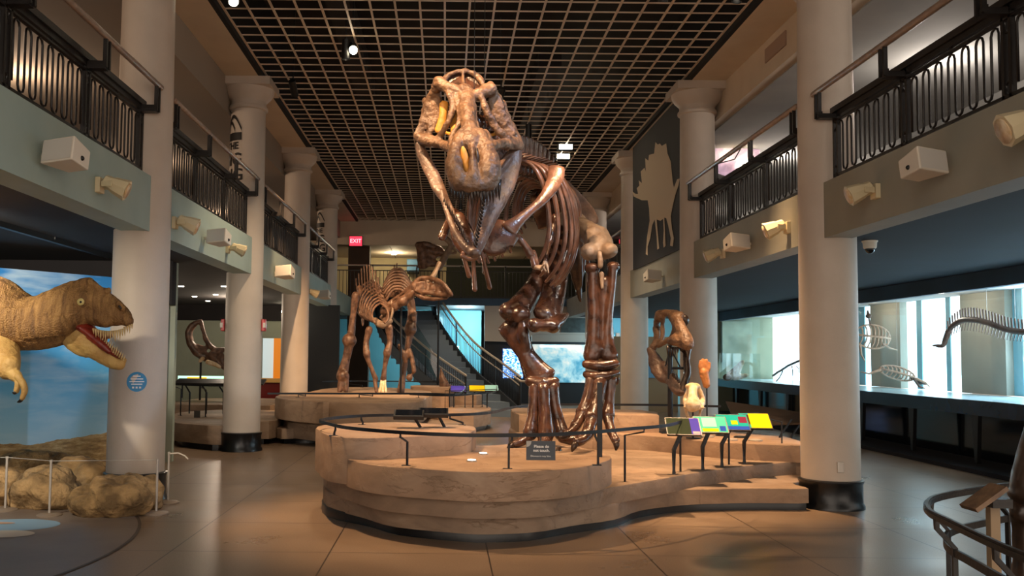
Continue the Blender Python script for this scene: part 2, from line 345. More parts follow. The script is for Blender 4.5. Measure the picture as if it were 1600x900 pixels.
    def plate(s, pts, th):                               # closed outline in space, given thickness along its normal
        pts = [V(p) for p in pts]; n = len(pts); nn = V()
        for i in range(n): nn += pts[i-1].cross(pts[i])
        nn.normalize(); a = [p+nn*th/2 for p in pts]; b = [p-nn*th/2 for p in pts]
        fs = [tuple(range(n)), tuple(range(2*n-1, n-1, -1))]
        for i in range(n): j = (i+1) % n; fs.append((i, n+i, n+j, j))
        return s.add(a+b, fs)
    def cone(s, a, b, r, n=7, bend=None):
        a = V(a); b = V(b); mid = (a+b)/2 + (V(bend) if bend else V())
        return s.tube([a, mid, b], [r, r*.7, r*.08], n, cap=False)
    def build(s, name, material, parent=None, smooth=True, remesh=0, disp=0, dscale=.15, smooth_it=4, bevel=0, angle=None, subsurf=0):
        me = bpy.data.meshes.new(name); me.from_pydata([tuple(q) for q in s.v], [], s.f); me.validate(); me.update()
        bm = bmesh.new(); bm.from_mesh(me); bmesh.ops.recalc_face_normals(bm, faces=bm.faces); bm.to_mesh(me); bm.free()
        if smooth:
            for p in me.polygons: p.use_smooth = True
        if angle is not None and smooth: me.set_sharp_from_angle(angle=math.radians(angle))
        if isinstance(material, (list, tuple)):
            for q in material: me.materials.append(q)
        else: me.materials.append(material)
        o = bpy.data.objects.new(name, me); COL.objects.link(o)
        if parent is not None: o.parent = parent; o.matrix_parent_inverse = Matrix.Translation(-parent.location) @ Matrix.Identity(4)
        if bevel: q = o.modifiers.new('b', 'BEVEL'); q.width = bevel; q.segments = 2; q.limit_method = 'ANGLE'
        if remesh:
            q = o.modifiers.new('r', 'REMESH'); q.mode = 'VOXEL'; q.voxel_size = remesh; q.use_smooth_shade = True
            if smooth_it: q = o.modifiers.new('s', 'SMOOTH'); q.iterations = smooth_it; q.factor = .6
        if subsurf: q = o.modifiers.new('u', 'SUBSURF'); q.levels = subsurf; q.render_levels = subsurf
        if disp:
            q = o.modifiers.new('d', 'DISPLACE'); q.texture = tex(dscale); q.strength = disp; q.mid_level = .5; q.texture_coords = 'LOCAL'
        return o
TEX = {}
def tex(s):
    if s not in TEX:
        t = bpy.data.textures.new('clouds', 'CLOUDS'); t.noise_scale = s; t.noise_depth = 3; TEX[s] = t
    return TEX[s]
def tag(o, label=None, cat=None, group=None, kind=None):
    if label: o['label'] = label
    if cat: o['category'] = cat
    if group: o['group'] = group
    if kind: o['kind'] = kind
    return o
def thing(name, loc, label, cat, group=None, rz=0):
    o = bpy.data.objects.new(name, None); COL.objects.link(o); o.location = loc; o.rotation_euler = (0, 0, rz); o.empty_display_size = .1
    return tag(o, label, cat, group)
def struct(name, mb, material, label=None, **kw):
    o = mb.build(name, material, None, **{'smooth': False, **kw}); o['kind'] = 'structure'
    if label: o['label'] = label
    return o
def copy_tree(o, parent=None):
    c = o.copy(); COL.objects.link(c)
    if parent is not None: c.parent = parent
    for ch in list(o.children): copy_tree(ch, c)
    return c
def cat_rom(pts, n=6, closed=True):
    pts = [V((*p, 0)[:3]) if len(p) == 2 else V(p) for p in pts]; k = len(pts); out = []
    rng = range(k) if closed else range(k-1)
    for i in rng:
        if closed: a, b, c, d = pts[i-1], pts[i], pts[(i+1) % k], pts[(i+2) % k]
        else: a, b, c, d = pts[max(i-1, 0)], pts[i], pts[i+1], pts[min(i+2, k-1)]
        for j in range(n):
            t = j/n; out.append(.5*((2*b)+(c-a)*t+(2*a-5*b+4*c-d)*t*t+(-a+3*b-3*c+d)*t**3))
    if not closed: out.append(pts[-1])
    return out
def text(body, size, material, parent, loc, rot, depth=.002, name='lettering', align='CENTER', font_off=0):
    cu = bpy.data.curves.new(name, 'FONT'); cu.body = body; cu.size = size; cu.extrude = depth; cu.align_x = align; cu.align_y = 'CENTER'; cu.offset = font_off
    to = bpy.data.objects.new('t', cu); COL.objects.link(to); bpy.context.view_layer.update()
    me = bpy.data.meshes.new_from_object(to.evaluated_get(bpy.context.evaluated_depsgraph_get())); bpy.data.objects.remove(to)
    me.materials.clear(); me.materials.append(material)
    o = bpy.data.objects.new(name, me); COL.objects.link(o); o.location = loc; o.rotation_euler = rot
    if parent is not None: o.parent = parent; o.matrix_parent_inverse = Matrix.Translation(-parent.location)
    return o
# ------------------------------------------------------------------ the hall
XL, XR = -3.36, 4.2                       # column rows
CY = [4.9, 10.1, 15.3, 20.5, 25.7]        # column distances
struct('floor', MB().bb(-16, 16, -8, 40, -.2, 0), M['floor'])
# grid ceiling (one lattice, square cells of .34 m)
g = MB(); x0, x1, y0, y1 = -3.05, 3.93, 5.0, 31.4; zc = 6.22; s = (x1-x0)/20.5
for i in range(22):
    x = x0 + .02 + i*(x1-x0-.04)/21; g.bb(x-.014, x+.014, y0, y1, zc, zc+.02)
y = y0
while y < y1: g.bb(x0, x1, y-.007, y+.007, zc+.006, zc+.024); y += s
ceil = struct('ceiling', g, M['grid'], 'open square lattice ceiling of thin tan bars')
struct('ceiling_void', MB().bb(-3.7, 4.6, -2, 31.6, 7.4, 7.5), M['plenum'])
v = MB(); v.bb(-3.12, -3.05, -2, 31.4, 6.15, 7.4); v.bb(3.93, 4.0, -2, 31.4, 6.15, 7.4); v.bb(-3.1, 4.0, 31.4, 31.5, 6.2, 7.4); struct('trim_1', v, M['plenum'])
# ducts and boxes glimpsed above the lattice
dct = MB()
for (x, y, l, ww) in ((-1.8, 12, 6, .35), (1.6, 16, 9, .4), (0, 22, 8, .4)): dct.bb(x, x+ww, y, y+l, 6.7, 7.0)
tag(dct.build('air_duct', M['dark'], None, smooth=False), 'dark sheet metal air ducts above the lattice ceiling', 'duct')
sf = MB(); sf.bb(-3.66, -3.12, -2, 31.5, 6.15, 6.6); struct('ceiling_side_left', sf, M['soffit'])
sf = MB(); sf.bb(4.0, 4.56, -2, 31.5, 6.15, 6.6); struct('ceiling_side_right', sf, M['soffit'])
sf = MB(); sf.bb(-3.86, -3.66, -2, 31.5, 5.58, 6.5); struct('trim_2', sf, M['upceil'])
sf = MB(); sf.bb(4.56, 4.76, -2, 31.5, 5.62, 6.5); struct('trim_3', sf, M['soffit'])
# balconies
def struct_side(side):
    sg = -1 if side == 'left' else 1
    xf = -3.2 if sg < 0 else 4.06; xo = -9.0 if sg < 0 else 9.9
    fm = M['fascia_l'] if sg < 0 else M['fascia_r']
    for i, (a, b) in enumerate([(-2, CY[0]), (CY[0], CY[1]), (CY[1], CY[2]), (CY[2], CY[3]), (CY[3], CY[4]), (CY[4], 30.9)]):
        f = MB().bb(xf, xf+sg*.3, a, b, 2.9, 3.5); struct('wall_%s_balcony_face' % side, f, fm)
    struct('ceiling_under_balcony_%s' % side, MB().bb(xf+sg*.3, xo, -2, 36, 2.93, 3.3), M['dark'] if sg < 0 else M['navy'])
    struct('floor_balcony_%s' % side, MB().bb(xf+sg*.3, xo, -2, 36, 3.3, 3.48), M['brownwall'])
    struct('ceiling_balcony_%s' % side, MB().bb(xf+sg*.66, xo, -2, 36, 5.6, 5.8), M['upceil'] if sg < 0 else M['upwall_r'])
    struct('wall_%s_upper' % side, MB().bb(xo-sg*.6 if sg < 0 else 8.4, xo, -2, 36, 3.48, 5.6), M['upwall_l'] if sg < 0 else M['upwall_r'])
struct_side('left'); struct_side('right')

# columns
def column(x, y):
    b = MB(); r = .305
    b.lathe([(r, 0), (r*.99, 2.5), (r*.965, 4.2), (r*.93, 5.62), (r*.93, 5.66), (r*1.05, 5.675), (r*1.07, 5.70), (r*1.05, 5.725), (r*.97, 5.735), (r*.96, 5.8), (r*1.02, 5.83), (r*1.25, 5.9), (r*1.37, 5.97), (r*1.4, 6.02)], (x, y, 0), 40)
    b.box((x, y, 6.085), (.86, .86, .13))
    o = b.build('column', M['column'], None, angle=35); o['kind'] = 'structure'
    k = MB(); k.lathe([(.345, 0), (.345, .03), (.325, .06), (.325, .26), (.335, .28), (.335, .30), (.306, .31)], (x, y, 0), 40)
    k.build('column_base_trim', M['wood_base'], o, angle=35)
    return o
cols = {}
for i, y in enumerate(CY):
    cols['L', i] = column(XL, y)
    cols['R', i] = column(XR, y)
for (sd, i), o in cols.items():
    o['label'] = 'round white plaster column in the %s row' % ('left' if sd == 'L' else 'right')

# lettering banner down the second left column and the fourth one
def column_text(i):
    o = cols['L', i]; x, y = XL, CY[i]; R = .298
    lines = [('THE', .16, 5.02), ('BIG', .28, 4.79), ('DIG', .28, 4.53)]
    for body, size, z in lines:
        t = bpy.data.curves.new('t', 'FONT'); t.body = body; t.size = size; t.align_x = 'CENTER'; t.align_y = 'CENTER'; t.extrude = 0; t.offset = .006
        to = bpy.data.objects.new('t', t); COL.objects.link(to); bpy.context.view_layer.update()
        me = bpy.data.meshes.new_from_object(to.evaluated_get(bpy.context.evaluated_depsgraph_get())); bpy.data.objects.remove(to)
        bm = bmesh.new(); bm.from_mesh(me); bmesh.ops.triangulate(bm, faces=bm.faces)
        for _ in range(2): bmesh.ops.subdivide_edges(bm, edges=[e for e in bm.edges if e.calc_length() > .02], cuts=1)
        for vv in bm.verts:
            a = math.radians(224) + vv.co.x/R
            vv.co = V((x+R*math.cos(a)*1.006, y+R*math.sin(a)*1.006, z+vv.co.y))
        bm.to_mesh(me); bm.free(); me.materials.clear(); me.materials.append(M['text_black'])
        q = bpy.data.objects.new('lettering', me); COL.objects.link(q); q.parent = o
    b = MB(); n = 16
    def arc(z0, z1, a0, a1, th):
        vs = []; fs = []
        for j in range(n+1):
            a = math.radians(a0+(a1-a0)*j/n); u = j/n; zz = z0+(z1-z0)*math.sin(PI*u)
            for dz in (-th/2, th/2): vs.append((x+R*1.006*math.cos(a), y+R*1.006*math.sin(a), zz+dz))
        for j in range(n): fs.append((2*j, 2*j+2, 2*j+3, 2*j+1))
        b.add(vs, fs)
    arc(5.18, 5.18, 186, 262, .13); arc(5.29, 5.52, 196, 262, .06); arc(5.29, 5.42, 200, 236, .05)
    b.build('banner_emblem', M['text_black'], o, smooth=False)
column_text(2); column_text(4)

# sticker and outlet on the near columns
st = PZ(235, 596, 0); a0 = math.atan2(-.30, .055)
b = MB(); c = V((XL, CY[1], 0)); R = .309; rr = []
for j in range(28):
    q = 2*PI*j/28; da = .105*math.cos(q)/R; a = a0+.10+da; rr.append((c.x+R*math.cos(a), c.y+R*math.sin(a), 1.285+.105*math.sin(q)))
b.add(rr, [tuple(range(28))]); stk = b.build('sticker', mat('sticker_blue', '2f86b8', .5), cols['L', 1], smooth=False)
b = MB()
for k, (zz, ww) in enumerate(((1.345, .05), (1.315, .085), (1.287, .10), (1.26, .075))):
    n_ = 9; vs = []
    for j in range(n_):
        a = a0+.10+(-ww/2+ww*j/(n_-1))*1.5/R; vs += [(c.x+(R+.002)*math.cos(a), c.y+(R+.002)*math.sin(a), zz-.005), (c.x+(R+.002)*math.cos(a), c.y+(R+.002)*math.sin(a), zz+.005)]
    b.add(vs, [(2*j, 2*j+2, 2*j+3, 2*j+1) for j in range(0, n_-1)])
for k in range(3):
    a = a0+.10+(k-1)*.035/R; p = V((c.x+(R+.004)*math.cos(a), c.y+(R+.004)*math.sin(a), 1.225)); b.box(p, (.02, .004, .02))
b.build('sticker_lettering', M['text_white'], stk, smooth=False)
ob = MB().box((4.2+.3*math.cos(math.radians(-94)), 10.1-.305, .46), (.07, .02, .115)); ob.build('outlet_plate', M['steel'], cols['R', 1], smooth=False, bevel=.004)

# ------------------------------------------------------------------ balustrades
def balustrade(side, ya, yb, idx):
    sg = -1 if side == 'left' else 1
    xh = -3.12 if sg < 0 else 3.97; xp = -3.3 if sg < 0 else 4.17
    L = yb-ya; nsec = 3; sec = L/nsec
    where = ['beside the camera', 'nearest bay', 'second bay', 'third bay', 'farthest bay', 'bay'][idx]
    t = thing('balustrade', (xp, (ya+yb)/2, 3.5), 'black iron hairpin balustrade with a wooden handrail on the %s balcony, %s' % (side, where), 'railing', 'iron balustrades along the balconies')
    h = MB().tube([(xh, ya-.05, 4.47), (xh, yb+.05, 4.47)], .032, 12, (0, 0, 1)); h.build('handrail', M['rail'], t)
    h = MB().bb(xp-.045, xp+.045, ya, yb, 4.24, 4.30); h.bb(xp-.02, xp+.02, ya, yb, 4.19, 4.24); h.build('cap_rail', M['iron'], t, smooth=False)
    h = MB().bb(xp-.02, xp+.02, ya, yb, 3.55, 3.575); h.bb(xp-.02, xp+.02, ya, yb, 4.145, 4.165); h.build('frame_rail', M['iron'], t, smooth=False)
    for k in range(nsec+1):
        y = ya+k*sec; y = min(max(y, ya+.06), yb-.06)
        p = MB()
        for d in (-.045, .045): p.bb(xp-.02, xp+.02, y+d-.016, y+d+.016, 3.48, 4.26)
        for zz in (3.62, 4.1): p.tube([(xp, y+.04*math.cos(q*PI/5), zz+.055*math.sin(q*PI/5)) for q in range(10)], .01, 6, (1, 0, 0), closed=True)
        p.build('post', M['iron'], t, smooth=False)
        p = MB()
        for d in (-.04, .04): p.bb(min(xh, xp)-.0, min(xh, xp)+.03 if sg > 0 else max(xh, xp)-.0, y+d-.012, y+d+.012, 4.2, 4.24); p.bb(xh-.018, xh+.018, y+d-.014, y+d+.014, 4.18, 4.45)
        p.bb(min(xh, xp), max(xh, xp), y-.05, y+.05, 4.17, 4.22)
        p.build('handrail_bracket', M['iron'], t, smooth=False)
    for k in range(nsec):
        a = ya+k*sec+.11; b_ = ya+(k+1)*sec-.11; nb = 14; st_ = (b_-a)/(nb-1); r = st_/2; pts = []
        zt, zb = 4.13-r, 3.59+r
        for i in range(nb):
            yy = a+i*st_
            if i % 2 == 0:
                pts += [(xp, yy, zb), (xp, yy, zt)]
                if i < nb-1: pts += [(xp, yy+r-r*math.cos(q), zt+r*math.sin(q)) for q in (PI/4, PI/2, 3*PI/4)]
            else:
                pts += [(xp, yy, zt), (xp, yy, zb)]
                if i < nb-1: pts += [(xp, yy+r-r*math.cos(q), zb-r*math.sin(q)) for q in (PI/4, PI/2, 3*PI/4)]
        hp = MB().tube(pts, .0105, 6, (1, 0, 0), cap=False)
        ym = (a+b_)/2
        for zz in (4.17, 3.53): hp.tube([(xp, ym+.018*math.cos(q*PI/4), zz+.025*math.sin(q*PI/4)) for q in range(8)], .007, 5, (1, 0, 0), closed=True)
        hp.build('hairpin_panel', M['iron'], t)
bays = [(CY[0]-4.6, CY[0]-.3), (CY[0]+.3, CY[1]-.3), (CY[1]+.3, CY[2]-.3), (CY[2]+.3, CY[3]-.3), (CY[3]+.3, CY[4]-.3)]
for i, (a, b_) in enumerate(bays):
    if i == 0: continue
    balustrade('left', a, b_, i)
    if i != 3: balustrade('right', a, b_, i)

# ------------------------------------------------------------------ speakers, spotlights on the balcony faces
def wall_box(px, py, side, label, scl=1.0, kind='speaker'):
    sg = -1 if side == 'left' else 1
    x = -3.2 if sg < 0 else 4.06
    p = PX(px, py, x-sg*.22); 
    if kind == 'speaker':
        t = thing('wall_speaker', (p.x, p.y, p.z), label, 'speaker', 'white boxes on the balcony faces')
        b = MB(); R = Matrix.Rotation(math.radians(-12), 3, 'X') @ Matrix.Rotation(sg*math.radians(18), 3, 'Z')
        w_ = .30*scl; b.add([p + R @ V(q) for q in [(-w_*.5, -.12*scl, -.1*scl), (w_*.5, -.12*scl, -.1*scl), (w_*.5, -.12*scl, .1*scl), (-w_*.5, -.12*scl, .1*scl), (-w_*.32, .14*scl, -.08*scl), (w_*.32, .14*scl, -.08*scl), (w_*.32, .14*scl, .08*scl), (-w_*.32, .14*scl, .08*scl)]], [(0, 1, 2, 3), (7, 6, 5, 4), (0, 4, 5, 1), (1, 5, 6, 2), (2, 6, 7, 3), (3, 7, 4, 0)])
        b.build('cabinet', M['white'], t, smooth=False, bevel=.012)
        g_ = MB(); g_.add([p + R @ V(q) for q in [(-w_*.45, -.125*scl, -.085*scl), (w_*.45, -.125*scl, -.085*scl), (w_*.45, -.125*scl, .085*scl), (-w_*.45, -.125*scl, .085*scl)]], [(0, 1, 2, 3)]); g_.build('grille', mat('grille', 'c9c4bc', .7), t, smooth=False)
        n_ = MB().ball(p + R @ V((-sg*.12*scl, .02, -.03)), (.02, .02, .02)); n_.build('bracket_knob', M['black'], t)
        m_ = MB().sq([p + R @ V((sg*.1*scl, .02, 0)), V((x, p.y+.05, p.z))], .05, .03); m_.build('bracket', M['white'], t, smooth=False)
    else:
        t = thing('wall_spotlight', (p.x, p.y, p.z), label, 'spotlight', 'cream spotlights on the balcony faces')
        d = V((-sg*.85, .12, -.36)).normalized() * scl; p = p+V((-sg*-.06, 0, 0))
        b = MB().tube([p-d*.10, p-d*.085, p-d*.02, p+d*.0, p+d*.10, p+d*.13], [.03*scl, .06*scl, .065*scl, .075*scl, .095*scl, .10*scl], 8, (0, 0, 1), cap=False); b.build('lamp_housing', M['cream'], t, angle=40)
        for k in range(3): 
            pass
        y_ = MB(); side_v = d.cross(V((0, 0, 1))).normalized()
        y_.sq([p+side_v*.085*scl+V((0, 0, 0)), p+side_v*.085*scl+V((sg*.1, .03, 0)), p-side_v*.085*scl+V((sg*.1, .03, 0)), p-side_v*.085*scl], .012, .05)
        y_.build('yoke', M['cream'], t, smooth=False)
        f = MB().lathe([(.075*scl, 0), (.075*scl, .01)], (0, 0, 0), 16); rot = d.to_track_quat('Z', 'Y').to_matrix(); f.v = [rot @ q + p + d*.13 for q in f.v]; f.build('lens_ring', M['fossil_white'], t)
        m_ = MB().box((x-sg*.02, p.y+.03, p.z), (.05, .12, .14)); m_.build('mounting_plate', M['cream'], t, smooth=False, bevel=.006)
        m_ = MB().sq([(x, p.y+.03, p.z), p+V((sg*.08, .02, 0))], .03); m_.build('mounting_arm', M['cream'], t, smooth=False)
wall_box(106, 243, 'left', 'large white box speaker on the nearest blue balcony face')
wall_box(188, 289, 'left', 'cream spotlight beside the nearest left column, right of a large speaker', kind='spot')
wall_box(299, 348, 'left', 'small rounded white spotlight, first past the nearest left column', 1.05, 'spot')
wall_box(344, 372, 'left', 'white box speaker between two spotlights on the second left balcony face', .95)
wall_box(377, 388, 'left', 'white spotlight touching the second left column on the balcony face', .9, 'spot')
wall_box(447, 426, 'left', 'white box speaker on the third left balcony face', 1.1)
wall_box(493, 457, 'left', 'small cream spotlight on the fourth left balcony face, left one', 1.0, 'spot')
wall_box(508, 461, 'left', 'small white speaker on the fourth left balcony face', 1.0)
wall_box(1440, 258, 'right', 'large white box speaker on the nearest green balcony face')
wall_box(1337, 298, 'right', 'cream spotlight just right of the nearest right column', kind='spot')
wall_box(1590, 190, 'right', 'cream spotlight cut by the right edge of the picture', 1.2, 'spot')
wall_box(1205, 355, 'right', 'cream spotlight on the second right balcony face, rightmost of three fixtures', 1.05, 'spot')
wall_box(1149, 380, 'right', 'white box speaker on the second right balcony face, between two spotlights', 1.0)
wall_box(1109, 396, 'right', 'small cream spotlight next to the second right column', 1.0, 'spot')
wall_box(1018, 432, 'right', 'white box speaker under the black banner', 1.0)

# ceiling spot heads
hung = 0
for p, tg in LAMPS:
    hung += 1
    t = thing('track_spotlight', (p.x, p.y, p.z), 'black cylindrical spotlight hanging just under the lattice ceiling', 'spotlight', 'spotlights under the lattice ceiling')
    d = (tg-p).normalized()
    MB().tube([p-d*.12, p+d*.04], .06, 14, (0, 0, 1), cap=False).build('housing', M['black'], t, angle=40); sh_ = MB(); sh_.tube([p+d*.0, p+d*.16], .062, 16, (0, 0, 1), cap=False); sh_.f = sh_.f[:-2]; sh_.build('snoot', M['black'], t, angle=40)
    MB().tube([p+d*.05, p+d*.06], .05, 14, (0, 0, 1), cap=False).build('lens', M['lamp_on_s'], t)
    MB().sq([p-d*.02, (p.x, p.y, 7.41)], .02).build('stem', M['black'], t, smooth=False)
# far fixture seen above the ribs, on the grid
for k, (px, py) in enumerate(((884, 228), (880, 243), (868, 262))):
    p = PZ(px, py, 6.2); t = thing('ceiling_floodlight', tuple(p), ['topmost', 'middle', 'lowest'][k]+' of three glaring floodlights among the ceiling bars', 'floodlight', 'floodlights glaring through the lattice')
    MB().box(p+V((0, .1, 0)), (.34, .2, .12)).build('housing', M['black'], t, smooth=False)
    MB().box(p+V((0, -.01, -.02)), (.28, .02, .10)).build('lens', M['lamp_on'], t, smooth=False)
for (px, py, lb) in ((552, 78, 'white hot spotlight under the lattice, left of the skull'), (365, 2, 'yellow lit spotlight at the top left of the lattice')):
    p = PZ(px, py, 6.02); t = thing('track_spotlight', tuple(p), lb, 'spotlight')
    d = V((.15, -.8, -.5)).normalized()
    MB().tube([p+d*.0, p-d*.2], .07, 14, (0, 0, 1), cap=False).build('housing', M['black'], t, angle=40)
    MB().ball(p+d*.015, (.06, .06, .06)).build('lens', M['lamp_on'], t)
    MB().sq([p-d*.1, (p.x-d.x*.1, p.y-d.y*.1, 7.41)], .02).build('stem', M['black'], t, smooth=False)
# dome camera
p = PX(1359, 379, 4.75); p.z = 2.93
t = thing('dome_camera', tuple(p), 'white dome security camera under the right balcony ceiling', 'camera')
MB().lathe([(.085, 0), (.085, -.012), (.075, -.02), (.07, -.08), (.06, -.09)], p, 24).build('housing', M['white'], t, angle=40)
MB().ball(p+V((0, 0, -.09)), (.055, .055, .055)).build('dome', M['glass_dark'], t)
# air vent
p = PX(1212, 74, 4.555); t = tag(MB().bb(4.54, 4.562, p.y-.4, p.y+.4, p.z-.1, p.z+.1).build('air_vent', mat('vent', 'a58a78', .6), None, smooth=False), 'small louvred air vent beside the soffit at upper right', 'vent')

# ------------------------------------------------------------------ left lower aisle
struct('wall_left_far', MB().bb(-9, -3.9, 25.6, 25.8, 0, 2.93), M['greenwall'])
struct('wall_left', MB().bb(-9.1, -8.9, -2, 33, 0, 2.93), M['darkwall'])
struct('trim_4', MB().bb(-9, -3.9, 25.5, 25.6, 2.5, 2.93), M['dark'])
for k, (px, py) in enumerate(((283, 447), (304, 463), (337, 460), (292, 480), (325, 470), (350, 447))):
    p = PZ(px, py, 2.93)
    t = tag(MB().lathe([(.06, 0), (.06, -.012), (.045, -.015)], (p.x, p.y, 2.93), 20).build('downlight', M['lamp_on_s'], None, smooth=False), 'small lit downlight in the dark ceiling of the left aisle', 'downlight', 'downlights in the left aisle ceiling')
for (px, py) in ((443, 487), (448, 494)):
    p = P(px, py, 24.5); t = tag(MB().ball(p, .06).sq([p, (p.x, p.y, 2.94)], .015).build('lamp_bulb', M['lamp_on'], None), 'bright round lamp in the left aisle behind the second column, one of a pair', 'lamp', 'pair of bright lamps in the left aisle')
# diorama beyond column 2
a, b_ = P(412, 532, 24.5), P(437, 592, 24.5)
dio = thing('diorama_case', (a.x, 24.5, 0), 'bright diorama with an orange side above a dark red counter', 'diorama')
MB().bb(a.x, b_.x, 24.4, 24.45, .95, 2.0).build('back_panel', mat('diorama_sky', 'b9d4d8', .6, emit=(.7, .85, .9), estr=.28), dio, smooth=False)
MB().bb(b_.x-.12, b_.x+.1, 24.2, 24.4, .95, 2.0).build('side_panel', mat('diorama_orange', 'e07a12', .6, emit=(.9, .3, .02), estr=.22), dio, smooth=False)
MB().bb(a.x-.2, b_.x+.15, 23.9, 24.45, .85, .95).build('display_bed', mat('diorama_sand', 'd8a860', .8), dio, smooth=False)
MB().bb(a.x-.2, b_.x+.12, 23.95, 24.45, 0, .85).build('counter', M['redwood'], dio, smooth=False)
struct('wall_left_black', MB().bb(-4.2, -2.9, 25.0, 25.2, 0, 2.93), M['darkwall'])
# mural, standing free at an angle
A = V((-7.2, 9.9, 0)); B = V((-4.36, 14.2, 0)); A = V((-6.9, 9.4, 0)); B = V((-4.1, 13.2, 0))
ux = (B-A).normalized(); L = (B-A).length; nn = V((ux.y, -ux.x, 0))
mu = MB(); vs = []
prof = [(0, 0), (L, 0), (L, 2.30), (L-.28, 2.62), (0, 2.62)]
for off in (0, -.08):
    for (s_, z) in prof: vs.append(A+ux*s_+nn*off+V((0, 0, z)))
mu.add(vs, [(0, 1, 2, 3, 4), (9, 8, 7, 6, 5)]+[(i, i+5, (i+1) % 5+5, (i+1) % 5) for i in range(5)])
tag(mu.build('painted_mural', M['mural'], None, smooth=False), 'painted backdrop of blue sky over stony ochre desert', 'mural')
struct('wall_left_header', MB().bb(-8.9, -4.0, 13.4, 13.6, 2.3, 2.93), M['dark'])
struct('wall_left_partition', MB().bb(-8.9, -4.0, 13.6, 13.7, 0, 2.93), M['greenwall'])
# track lights by the mural
t = thing('light_track', (-4.6, 8, 2.9), 'black lighting track under the left balcony with three small heads', 'track light')
MB().bb(-4.63, -4.57, 4, 12.5, 2.87, 2.93).build('track_rail', M['black'], t, smooth=False)
for k, (px, py) in enumerate(((61, 341), (78, 340), (87, 347))):
    p = PX(px, py, -4.62+.03*k); d = V((-.4, .3, -.8)).normalized()
    h = MB().tube([p-d*.05, p+d*.05], [.035, .045], 12, (0, 0, 1), cap=False).build('lamp_head', M['black'], t, angle=40)
    MB().ball(p+d*.045, (.035, .035, .035)).build('lens', M['lamp_on'], h)
    MB().sq([p, (p.x, p.y, 2.9)], .015).build('stem', M['black'], h, smooth=False)

# ------------------------------------------------------------------ right lower aisle: glazed marine case
XC, XB = 8.0, 9.6; Y0, Y1 = 5.0, 27.0
struct('wall_right_header', MB().bb(XC, XC+.12, Y0, Y1, 2.68, 2.93), M['case_band'])
struct('wall_right_end', MB().bb(XC-.1, XB, Y1+.03, Y1+.13, 0, 2.93), M['case_panel'])
struct('ceiling_case', MB().bb(XC+.12, XB+.2, Y0, Y1, 2.80, 2.92), M['upwall_r'])
# window panes and piers on the back wall (boundaries read off the photograph)
def yb(px): return XB*FOC/(px-PPX)
segs = [(1208, 1260, 'win'), (1260, 1335, 'case_grey'), (1335, 1353, 'winframe'), (1353, 1371, 'win'), (1371, 1418, 'case_grey'), (1418, 1434, 'win'), (1434, 1442, 'winframe'), (1442, 1480, 'win'), (1480, 1487, 'winframe'), (1487, 1514, 'win2'), (1514, 1585, 'case_grey'), (1585, 1600, 'winframe'), (1600, 1720, 'win'), (1720, 1800, 'case_grey'), (1800, 2200, 'win')]
M['win2'] = screen_mat('window_view', [(.35, '8fb4b8'), (.5, 'd8ecf2'), (.62, 'f4fbff')], 2.2, 1.9, .3)
wn = 1
for a, b_, k in segs:
    ya, y_ = yb(a), yb(b_)
    if k.startswith('win') and k != 'winframe':
        o = struct('window_%d' % wn, MB().bb(XB, XB+.04, y_, ya, .95, 2.8), M[k]); wn += 1
    else:
        dep = .25 if k == 'case_grey' else .12
        struct('wall_right_pier', MB().bb(XB-dep+.1, XB+.05, y_, ya, 1.01, 2.85), M[k])
struct('wall_right_low', MB().bb(XB-.02, XB+.1, Y0, Y1, 0, .95), M['darkwall'])
# counter
case = thing('display_counter', (XC, 16, 0), 'long dark blue glass-topped counter on splayed black legs under the marine fossils', 'display counter')
MB().bb(XC, XB-.03, Y0, Y1-.02, .98, 1.0).build('case_floor', mat('case_floor', 'b8d4dc', .25), case, smooth=False)
MB().bb(XC-.06, XC+.02, Y0, Y1, .78, 1.0).build('front_band', M['case_navy'], case, smooth=False)
MB().bb(XC+.4, XC+.44, Y0, Y1, .05, .78).build('back_skirt', M['glass_dark'], case, smooth=False)
MB().bb(XC-.5, XC+.5, Y0, Y1, 0, .06).build('plinth', M['navy'], case, smooth=False)
for k in range(11):
    y = 8.2+k*1.9
    l_ = MB().add([(XC-.04, y-.09, .8), (XC+.02, y-.09, .8), (XC+.02, y+.09, .8), (XC-.04, y+.09, .8), (XC-.04, y-.03, .06), (XC+.02, y-.03, .06), (XC+.02, y+.03, .06), (XC-.04, y+.03, .06)], [(0, 1, 2, 3), (7, 6, 5, 4), (0, 4, 5, 1), (1, 5, 6, 2), (2, 6, 7, 3), (3, 7, 4, 0)])
    l_.build('leg', M['black'], case, smooth=False)
struct('window_20', MB().bb(XC-.01, XC+.0, Y0, Y1, 1.0, 2.68), clear('case_glass', (.97, .99, 1), .06), 'long glass front of the marine case')  # glazing of the display case, not a window of the building
# shadowed canvas and small panels in the far end of the case
a = P(1127, 505, 26.9); b_ = P(1174, 566, 26.9)
tag(MB().bb(a.x, b_.x, 26.8, 26.99, b_.z, a.z+.05).build('hung_panel', mat('end_panel', 'a8b09a', .8, c2='7f8672', scale=1.4), None, smooth=False), 'pale green square panel on the end wall of the marine case', 'panel')
# daylight through the case windows
area((XB-.05, 14.5, 1.9), (4, 14.5, 1.0), 420, (.55, .80, 1), 1.6, 12, 'window_daylight')
area((XB-.05, 23.5, 1.9), (4, 22, 1.2), 170, (.55, .80, 1), 1.6, 6, 'window_daylight')

